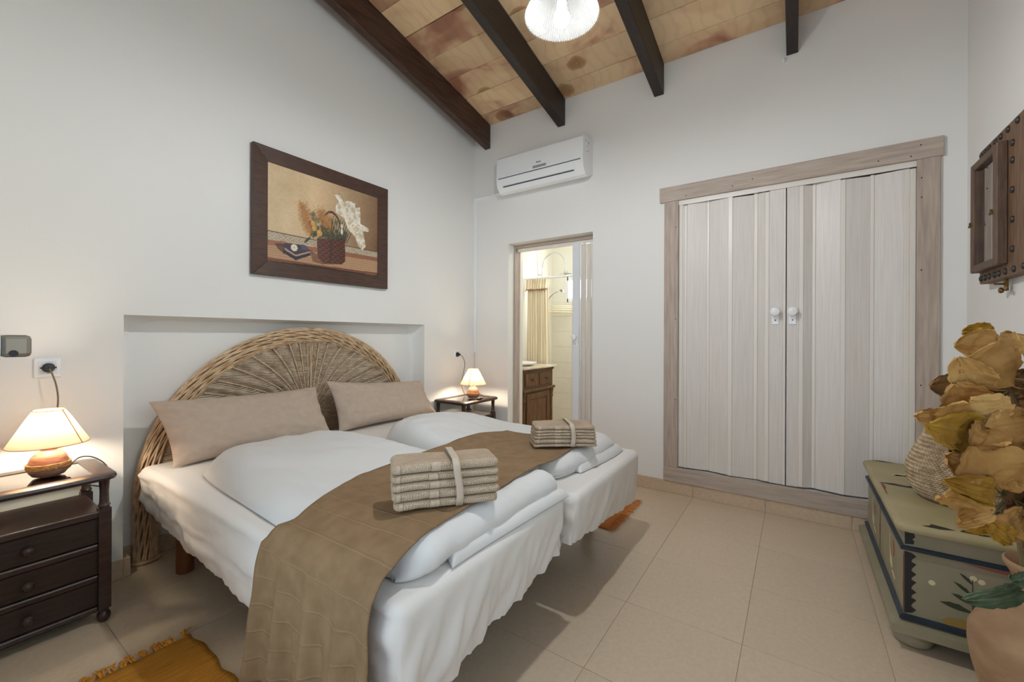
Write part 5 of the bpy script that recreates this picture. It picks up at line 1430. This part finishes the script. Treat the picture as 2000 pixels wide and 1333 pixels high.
# ================================================================== vase and dried branch
M_CLAY = mat('sandy_clay', S(174, 142, 108), .85, col2=S(148, 114, 84), nscale=6, ndetail=8, stretch=(1, 1, 2), bump=.25, bscale=24)
VC = (-1.440, -3.250, 0)
va = thing('clay_vase', 'large sandy clay floor vase with a narrow neck in front of the chest', 'vase', VC)
obj('vase_body', MB().lathe([(.085, 0), (.095, .006), (.118, .09), (.143, .19), (.151, .25), (.150, .295), (.136, .328), (.110, .346), (.075, .354), (.058, .362), (.051, .385), (.051, .43), (.056, .462), (.068, .488), (.080, .512), (.081, .521), (.076, .524), (.068, .514), (.050, .47), (.044, .43), (.044, .37)], VC, 48, closed=False), M_CLAY, va, smooth=True, angle=70)
for s in (1, ):
    aa = 2.55
    hp = [(VC[0] + r * cos(aa), VC[1] + r * sin(aa), z) for r, z in ((.052, .455), (.068, .452), (.076, .43), (.074, .39), (.066, .358))]
    obj('vase_handle', MB().tube(hp, .009, 8), M_CLAY, va, smooth=True)
obj('foot_slip', MB().lathe([(.080, 0), (.086, .002), (.086, .006)], VC, 40), M_CLAY, va)

LEAVES = [
   (-1.475, -3.145, 1.149, -1.518, -3.048, 1.148, 0.072, 0.5, 1),
   (-1.434, -3.152, 1.19, -1.447, -3.081, 1.186, 0.037, 0.3, 2),
   (-1.558, -3.148, 1.04, -1.634, -3.108, 1.161, 0.12, -0.25, 0),
   (-1.408, -3.207, 1.119, -1.373, -3.205, 1.184, 0.082, 0.2, 1),
   (-1.56, -3.093, 1.026, -1.625, -3.034, 1.117, 0.068, 0.35, 1),
   (-1.428, -3.125, 1.024, -1.475, -3.004, 1.016, 0.062, 0.3, 3),
   (-1.566, -3.066, 0.967, -1.616, -3.029, 1.044, 0.079, 0.3, 0),
   (-1.398, -3.187, 1.004, -1.428, -3.107, 1.041, 0.048, 0.3, 3),
   (-1.455, -3.174, 1.001, -1.396, -3.225, 1.063, 0.055, 0.3, 3),
   (-1.561, -3.02, 0.936, -1.614, -2.944, 0.943, 0.04, 0.4, 1),
   (-1.596, -3.076, 0.908, -1.731, -2.951, 0.939, 0.077, 0.35, 2),
   (-1.597, -3.092, 0.914, -1.68, -3.042, 1.002, 0.108, -0.3, 1),
   (-1.626, -3.085, 0.926, -1.561, -3.179, 0.954, 0.063, 0.3, 0),
   (-1.492, -3.155, 0.953, -1.472, -3.132, 0.99, 0.054, 0.3, 3),
   (-1.455, -3.174, 0.967, -1.396, -3.225, 0.989, 0.042, 0.3, 1),
   (-1.586, -3.073, 0.889, -1.678, -2.992, 0.88, 0.069, 0.45, 0),
   (-1.537, -3.09, 0.89, -1.548, -3.04, 0.826, 0.063, 0.4, 3),
   (-1.617, -3.098, 0.922, -1.685, -3.052, 0.871, 0.063, 0.6, 0),
   (-1.59, -3.102, 0.914, -1.562, -3.142, 0.882, 0.04, 0.3, 1),
   (-1.61, -3.126, 0.89, -1.577, -3.174, 0.898, 0.07, 0.25, 0),
   (-1.615, -3.101, 0.769, -1.69, -3.045, 0.89, 0.118, 0.2, 0),
   (-1.571, -3.077, 0.792, -1.618, -3.009, 0.837, 0.058, 0.4, 0),
   (-1.575, -3.106, 0.754, -1.621, -3.04, 0.798, 0.04, 0.4, 0),
   (-1.612, -3.105, 0.757, -1.72, -2.984, 0.795, 0.047, 0.35, 2),
   (-1.627, -3.101, 0.745, -1.7, -2.995, 0.776, 0.043, 0.3, 2),
   (-1.634, -3.091, 0.706, -1.744, -2.985, 0.752, 0.059, -0.3, 1),
   (-1.628, -3.1, 0.7, -1.723, -3.015, 0.686, 0.035, -0.35, 1),
   (-1.606, -3.097, 0.67, -1.571, -3.146, 0.613, 0.041, 0.3, 2),
   (-1.617, -3.116, 0.698, -1.58, -3.169, 0.623, 0.075, -0.2, 0),
   (-1.591, -3.101, 0.657, -1.627, -3.049, 0.641, 0.022, 0.3, 2),
   (-1.586, -3.126, 0.757, -1.586, -3.125, 0.806, 0.041, 0.5, 1),
   (-1.596, -3.128, 0.761, -1.579, -3.152, 0.831, 0.059, -0.25, 1),
   (-1.553, -3.138, 0.747, -1.492, -3.191, 0.681, 0.061, 0.3, 3),
   (-1.508, -3.133, 0.773, -1.448, -3.184, 0.807, 0.034, 0.3, 3),
   (-1.517, -3.155, 0.821, -1.488, -3.197, 0.855, 0.045, 0.3, 0),
   (-1.508, -3.151, 0.728, -1.433, -3.206, 0.711, 0.057, 0.2, 2),
   (-1.615, -3.156, 0.867, -1.605, -3.218, 0.843, 0.079, 0.367, 2),
   (-1.537, -3.194, 1.032, -1.398, -3.293, 1.082, 0.079, 0.246, 1),
   (-1.45, -3.237, 0.854, -1.447, -3.293, 0.924, 0.061, 0.26, 0),
   (-1.446, -3.236, 0.986, -1.473, -3.299, 1.023, 0.075, 0.346, 3),
   (-1.547, -3.211, 1.063, -1.431, -3.296, 1.032, 0.075, 0.356, 2),
   (-1.574, -3.177, 0.719, -1.52, -3.256, 0.738, 0.071, 0.383, 0),
   (-1.408, -3.25, 0.596, -1.378, -3.311, 0.639, 0.098, 0.314, 1),
   (-1.484, -3.215, 0.618, -1.492, -3.257, 0.586, 0.078, 0.269, 0),
   (-1.613, -3.164, 1.058, -1.457, -3.273, 0.995, 0.089, 0.209, 2),
   (-1.614, -3.172, 0.688, -1.581, -3.227, 0.646, 0.055, 0.307, 1),
   (-1.53, -3.217, 0.984, -1.497, -3.282, 0.926, 0.096, 0.228, 3),
   (-1.602, -3.167, 0.708, -1.364, -3.313, 0.626, 0.081, 0.362, 2),
   (-1.516, -3.195, 0.761, -1.485, -3.25, 0.707, 0.098, 0.202, 3),
   (-1.47, -3.237, 0.965, -1.497, -3.289, 0.944, 0.063, 0.271, 2),
]
STEM = [(-1.477, -3.195, 0.458), (-1.496, -3.186, 0.594), (-1.527, -3.157, 0.734), (-1.503, -3.175, 0.853), (-1.483, -3.186, 0.967), (-1.501, -3.16, 1.037), (-1.495, -3.152, 1.112)]
GREEN = [(-1.571, -3.165, 0.494, -1.676, -3.03, 0.469, 0.055), (-1.57, -3.149, 0.509, -1.565, -3.191, 0.541, 0.041)]

M_LEAF = []
for nm, c1_, c2_ in (('ochre', (198, 156, 94), (166, 122, 66)), ('straw', (220, 184, 120), (188, 142, 76)), ('olive_gold', (188, 150, 54), (156, 116, 44)), ('brown', (146, 112, 70), (116, 86, 54))):
    M_LEAF.append(mat('dried_leaf_' + nm, S(*c1_), .65, spec=.25, col2=S(*c2_), nscale=9, ndetail=5, bump=.25, bscale=40, lo=.3, hi=.7))
M_GLEAF = mat('green_cloth_leaf', S(92, 108, 78), .6, col2=S(62, 80, 58), nscale=14, bump=.2)
M_STEM = mat('leaf_stem', S(120, 104, 70), .7)
br = thing('dried_leaf_branch', 'tall branch of crinkled ochre dried leaves standing in the clay vase', 'dried branch', (STEM[0][0], STEM[0][1], .40))
stem_pts = [(VC[0] - .02, VC[1] + .02, .36), (VC[0] - .035, VC[1] + .05, .50)] + [p for p in STEM[1:]]
obj('stem', MB().tube(stem_pts, [.008, .008, .0075, .007, .0065, .006, .0055, .004], 7), M_STEM, br, smooth=True)
CAMV = Vector(cam.location)
def leaf(name, p0, p1, wd, cup, m_mat, parent, seed, ribs=True, tipw=.5):
    p0 = Vector(p0); p1 = Vector(p1); ax = (p1 - p0); L_ = ax.length; ax.normalize()
    rs = random.Random(seed)
    vdir = Vector((cos(yaw - .45 + rs.uniform(-.45, .45)), sin(yaw - .45 + rs.uniform(-.45, .45)), rs.uniform(-.4, .15)))
    side = ax.cross(vdir).normalized(); nn = side.cross(ax).normalized()
    nu_, nv_ = 22, 34; rows = []
    bend = rs.uniform(.08, .32) * (1 if cup > 0 else -1); curl = rs.uniform(-.3, .3)
    for i in range(nu_ + 1):
        s = i / nu_
        ww = max(0.0, 1 - abs(2 * (s * .985 + .010) ** .80 - 1) ** 2.3) ** .52 * wd / 2
        row = []
        for j in range(nv_ + 1):
            t = 2 * j / nv_ - 1
            cr_ = .0013 * sin(t * 44 * (1 if ribs else .3) + seed) * min(1, s * 3) + .0020 * sin(t * 13 + s * 6 + seed) * abs(t)
            edge = 1 + .045 * sin(s * 31 + seed) * abs(t) ** 4 + .025 * sin(s * 57) * abs(t) ** 6
            an = t * abs(cup) * 2.3
            rad = ww / max(.35, abs(cup) * 2.3)
            sx = rad * sin(an) if abs(cup) > .12 else ww * t
            h = rad * (1 - cos(an)) * (1 if cup > 0 else -1) if abs(cup) > .12 else 0
            x = s * L_
            off = -bend * L_ * (sin(PI * s * .9)) * .5 + curl * .12 * t * s * L_ + .010 * nz(s * 4 + seed, t * 2, seed) - .006 * (1 - abs(t)) ** 6
            rip = .0020 * sin(s * 42 + abs(t) * 9 + seed) * (.3 + .7 * abs(t))
            row.append(tuple(p0 + ax * x + side * sx * edge + nn * (-(h) + off + cr_ + rip)))
        rows.append(row)
    m_ = MB(); m_.grid(rows)
    o = obj(name, m_, m_mat, parent, smooth=True, angle=80, fixn=False)
    return o
for k, q in enumerate(LEAVES):
    leaf('leaf', q[0:3], q[3:6], q[6] * 1.5, q[7] * .8, M_LEAF[q[8]], br, k * 1.37 + 1)
# short stalks tying the leaves to the stem
sp = [Vector(p) for p in stem_pts]
mst = MB()
for q in LEAVES:
    p = Vector(q[0:3]); b_s = min(((a + (b - a) * f) for a, b in zip(sp[:-1], sp[1:]) for f in (0, .25, .5, .75)), key=lambda v: (v - p).length)
    if (b_s - p).length < .16: mst.tube([b_s, (b_s + p) / 2 + Vector((0, 0, -.006)), p], .0022, 5)
obj('stalks', mst, M_STEM, br, smooth=True, angle=60)['kind'] = 'stuff'
for k, q in enumerate(GREEN):
    o = leaf('green_leaf', q[0:3], q[3:6], q[6], .22, M_GLEAF, br, 60 + k, ribs=False); o['label'] = 'dull green cloth leaf drooping under the vase rim'
obj('green_stalk', MB().tube([(VC[0] - .06, VC[1] + .045, .50), GREEN[0][0:3], tuple((Vector(GREEN[0][0:3]) + Vector(GREEN[1][0:3])) / 2)], .003, 5), M_GLEAF, br, smooth=True)

# ================================================================== studded shutter cabinet on the right wall
M_SHUT = mat('old_oak', S(128, 98, 74), .6, col2=S(98, 74, 56), nscale=6, stretch=(14, 14, 1.6), bump=.25, bscale=9)
M_SHUTD = mat('old_oak_frame', S(106, 82, 64), .55, col2=S(86, 65, 50), nscale=6, stretch=(14, 14, 2), bump=.15, bscale=10)
M_STUD = mat('iron_stud', S(70, 66, 62), .5, metal=.6)
sh = thing('studded_wall_panel', 'old studded wooden shutter panel with a small glazed door, hung on the right wall', 'wall cabinet', (-.62, -3.40, 1.74))
sy0, sy1 = -3.427, -3.385
obj('board', MB().box((-.95, sy0, 1.424), (-.362, sy1, 2.055)), M_SHUT, sh, bevel=.003)
studs = [(-.392, 2.028), (-.442, 2.030), (-.487, 2.031), (-.555, 2.031), (-.615, 2.031), (-.690, 2.032), (-.78, 2.032), (-.87, 2.032),
         (-.392, 1.448), (-.442, 1.447), (-.492, 1.447), (-.552, 1.447), (-.600, 1.447), (-.665, 1.447), (-.75, 1.447), (-.84, 1.447)] + [(-.735, z) for z in (1.53, 1.65, 1.77, 1.89, 1.96)] + [(-.92, z) for z in (1.53, 1.65, 1.77, 1.89)]
RXp = Matrix.Rotation(-PI / 2, 4, 'X')
for x, z in studs:
    obj('stud', MB().lathe([(.014, 0), (.014, .003), (.010, .008), (0, .010)], (x, sy1, z), 12, RXp), M_STUD, sh, smooth=True)
dx0, dx1, dz0, dz1, dt = -.690, -.372, 1.476, 1.990, .034
dr = bpy.data.objects.new('glazed_door', None); COL.objects.link(dr); dr.parent = sh; dr.location = (0, 0, 0)
for a, b in (((dx0, dz0), (dx0 + .045, dz1)), ((dx1 - .040, dz0), (dx1, dz1)), ((dx0 + .045, dz0), (dx1 - .04, dz0 + .034)), ((dx0 + .045, dz1 - .034), (dx1 - .04, dz1))):
    obj('door_rail', MB().box((a[0], sy1, a[1]), (b[0], sy1 + dt, b[1])), M_SHUTD, dr, bevel=.004)
obj('door_pane', MB().box((dx0 + .04, sy1 + .012, dz0 + .03), (dx1 - .035, sy1 + .015, dz1 - .03)), M_CABGLASS, dr)
for x in (dx0 + .045, dx1 - .012):
    obj('turn_catch', MB().cbox((x, sy1 + dt + .003, 1.70), (.030, .007, .008)).cbox((x, sy1 + dt + .003, 1.708), (.010, .007, .02)), M_BRASS, dr)
hk2 = obj('latch', MB().box((-.600, -3.412, 1.372), (-.580, -3.402, 1.425)).tube([(-.590, -3.407, 1.380), (-.640, -3.39, 1.381)], .006, 8).lathe([(.011, -.006), (.013, 0), (.011, .006)], (-.562, -3.40, 1.377), 12, RXp).tube([(-.59, -3.407, 1.402), (-.60, -3.37, 1.402)], .004, 6), M_BRASS, sh, smooth=True)

# ================================================================== shower room things
M_VAN = mat('walnut_vanity', S(112, 78, 50), .45, col2=S(82, 55, 36), nscale=5, stretch=(10, 10, 1.6), bump=.1)
M_MARB = mat('cream_marble', S(236, 228, 208), .2, col2=S(214, 200, 176), nscale=9, ndetail=6)
v0, v1, vy0, vy1, vz = .30, .945, -.400, .045, .845
vn = thing('vanity_cabinet', 'dark wood washstand with two small drawers and a marble top in the shower room', 'vanity', ((v0 + v1) / 2, -.18, 0))
obj('body', MB().box((v0, vy0 + .02, .05), (v1, vy1, vz - .05)).box((v0 - .008, vy0 + .008, vz - .05), (v1 + .012, vy1, vz - .024)), M_VAN, vn, bevel=.003)
obj('marble_top', MB().box((v0 - .018, vy0 - .018, vz - .024), (v1 + .034, vy1, vz)), M_MARB, vn, bevel=.006, bseg=2)
for a, b in ((v0 + .05, v0 + .31), (v0 + .345, v1 - .03)):
    d = obj('drawer', MB().box((a, vy0 + .008, .64), (b, vy0 + .03, .775)), M_VAN, vn, bevel=.004)
    obj('knob', MB().lathe([(.008, 0), (.007, .008), (.015, .018), (.013, .026), (0, .029)], ((a + b) / 2, vy0 + .008, .708), 14, Matrix.Rotation(PI / 2, 4, 'X')), M_BRASS, d, smooth=True)
obj('moulding', MB().box((v0 - .01, vy0 - .006, .585), (v1 + .022, vy0 + .05, .612)), M_VAN, vn, bevel=.006, bseg=2)
for xx in (v0 + .03, v1 - .035):
    obj('corner_post', MB().lathe([(.020, .05), (.024, .08), (.018, .10), (.018, .48), (.026, .50), (.020, .52), (.026, .56), (.030, .585)], (xx, vy0 + .022, 0), 16), M_VAN, vn, smooth=True)
dd = obj('cabinet_door', MB().box((v0 + .07, vy0 + .010, .07), (v1 - .10, vy0 + .025, .565)).box((v0 + .07, vy0 + .002, .07), (v0 + .13, vy0 + .012, .565)).box((v1 - .16, vy0 + .002, .07), (v1 - .10, vy0 + .012, .565)).box((v0 + .13, vy0 + .002, .505), (v1 - .16, vy0 + .012, .565)).box((v0 + .13, vy0 + .002, .07), (v1 - .16, vy0 + .012, .13)), M_VAN, vn, bevel=.003)
obj('knob', MB().lathe([(.008, 0), (.007, .01), (.014, .02), (0, .03)], (v0 + .10, vy0 + .002, .22), 12, Matrix.Rotation(PI / 2, 4, 'X')), M_BRASS, dd, smooth=True)
bs = thing('wash_basin', 'oval white countertop wash basin on the marble washstand', 'basin', (.56, -.17, vz))
m_ = MB(); rows = []
for r, z in ((.60, 0), (.80, .012), (.95, .026), (1.0, .034), (.97, .038), (.88, .030), (.6, .012), (.2, .006)):
    rows.append([(.56 + .235 * r * cos(2 * PI * k / 36), -.17 + .185 * r * sin(2 * PI * k / 36), vz + z) for k in range(37)])
m_.grid(rows); obj('bowl', m_, M_PORC, bs, smooth=True, angle=60)
# curtain on its rail
M_CURT = mat('cream_curtain', S(242, 233, 210), .85, spec=.1, col2=S(236, 222, 192), nscale=3, stretch=(8, 8, .6))
cuy0, cuy1, cux = -.265, .02, 1.04
ct = thing('shower_curtain', 'cream shower curtain with a frilled heading drawn aside in the shower room', 'curtain', (cux, -.12, 1.0))
m_ = MB(); rows = []
for i in range(15):
    z = .10 + (1.845 - .10) * i / 14; f = i / 14
    rows.append([(cux + .022 * (1 - .3 * f) * sin(k * .95 + .5 * sin(z * 2)) + .006 * sin(k * 2.3), cuy0 + (cuy1 - cuy0) * k / 56 - .03 * (1 - f) * (1 - k / 56), z) for k in range(57)])
m_.grid(rows); obj('drape', m_, M_CURT, ct, smooth=True, angle=80, fixn=False)
m_ = MB(); rows = []
for i in range(5):
    z = 1.725 + .12 * i / 4
    rows.append([(cux - .012 + .022 * sin(k * .95 + 1.8) * .7 + .005 * sin(k * 2.1) - .004 * (4 - i), cuy0 + (cuy1 - cuy0) * k / 56, z + .006 * sin(k * 1.1) * (1 if i == 0 else 0)) for k in range(57)])
m_.grid(rows); vl = obj('valance', m_, M_CURT, ct, smooth=True, angle=80, fixn=False)
m_ = MB()
for k in range(0, 57, 2): m_.lathe([(.0, -.010), (.006, -.004), (.006, .003), (0, .007)], (cux - .034 + .014 * sin(k * 1.3), cuy0 + (cuy1 - cuy0) * k / 56, 1.720 + .006 * sin(k * 1.1)), 6)
obj('bead_trim', m_, mat('brown_beads', S(150, 104, 60), .5), vl, smooth=True)
rd = thing('curtain_rail', 'white shower curtain rail spanning the shower room', 'curtain rail', (cux, -.8, 1.85))
obj('rail', MB().tube([(cux, BY1, 1.856), (cux, BY0, 1.852)], .0125, 12), M_WHITE, rd, smooth=True)
# shower column on the left wall
sx_, syw = 1.36, BY1
rs_ = thing('rain_shower', 'chrome rain shower with an arched riser on the shower room wall', 'shower', (sx_, syw - .03, 1.5))
pts = [(sx_, syw - .05, .95), (sx_, syw - .05, 2.02)]
for k in range(1, 13):
    a = PI * k / 13; pts.append((sx_, syw - .05 - .165 * (1 - cos(a)), 2.02 + .19 * sin(a)))
pts += [(sx_, syw - .385, 1.985)]
obj('riser', MB().tube(pts, .0095, 10), M_CHROME, rs_, smooth=True, angle=60)
obj('rain_head', MB().lathe([(0, -.012), (.100, -.012), (.105, -.004), (.075, .010), (.030, .024), (.018, .05), (.014, .06)], (sx_, syw - .385, 1.925), 28), M_CHROME, rs_, smooth=True, angle=40)
for z in (1.95, 1.02): obj('wall_bracket', MB().tube([(sx_, syw, z), (sx_, syw - .05, z)], .010, 8), M_CHROME, rs_, smooth=True)
obj('mixer', MB().tube([(sx_ - .12, syw - .05, .98), (sx_ + .12, syw - .05, .98)], .022, 12).tube([(sx_ - .09, syw - .05, .98), (sx_ - .09, syw - .10, .93)], .009, 8).lathe([(.012, -.03), (.018, 0), (.012, .03)], (sx_ - .02, syw - .09, 1.10), 12), M_CHROME, rs_, smooth=True)
hs_ = thing('hand_shower', 'chrome hand shower on its wall holder in the shower room', 'hand shower', (sx_ + .12, syw - .06, 1.66))
hx0 = sx_ + .08
obj('handle', MB().tube([(hx0, syw - .085, 1.615), (hx0, syw - .115, 1.67), (hx0, syw - .17, 1.715), (hx0, syw - .24, 1.742)], [.010, .012, .011, .012], 10), M_CHROME, hs_, smooth=True)
obj('spray_head', MB().lathe([(0, -.016), (.044, -.016), (.046, -.006), (.034, .010), (0, .018)], (hx0, syw - .275, 1.742), 20, Matrix.Rotation(.12, 4, 'X')), M_CHROME, hs_, smooth=True, angle=40)
obj('holder', MB().tube([(hx0, syw, 1.59), (hx0, syw - .085, 1.60)], .011, 8).cbox((hx0, syw - .085, 1.615), (.03, .03, .035)), M_CHROME, hs_, smooth=True)
obj('hose', MB().tube([(hx0, syw - .085, 1.60), (hx0 + .01, syw - .075, 1.3), (hx0 + .02, syw - .06, 1.1), (sx_ + .02, syw - .05, 1.0)], .006, 6), M_CHROME, hs_, smooth=True)
cdy = thing('corner_rack', 'cream wire corner rack for soap in the shower', 'shower rack', (BX - .1, BY1 - .15, 1.50))
M_WIRE = mat('cream_wire', S(232, 222, 190), .4)
for z in (1.475, 1.505, 1.530, 1.552):
    obj('rail', MB().tube([(BX - .30, BY1 - .006, z)] + [(BX - .012 - .29 * cos(a), BY1 - .006 - .36 * sin(a), z) for a in np.linspace(.15, PI / 2 - .02, 9)], .005, 6), M_WIRE, cdy, smooth=True)
for q in range(5): obj('wire', MB().tube([(BX - .05 * q - .05, BY1 - .004, 1.475), (BX - .05 * q - .05, BY1 - .33 + .055 * q, 1.475)], .003, 5), M_WIRE, cdy, smooth=True)
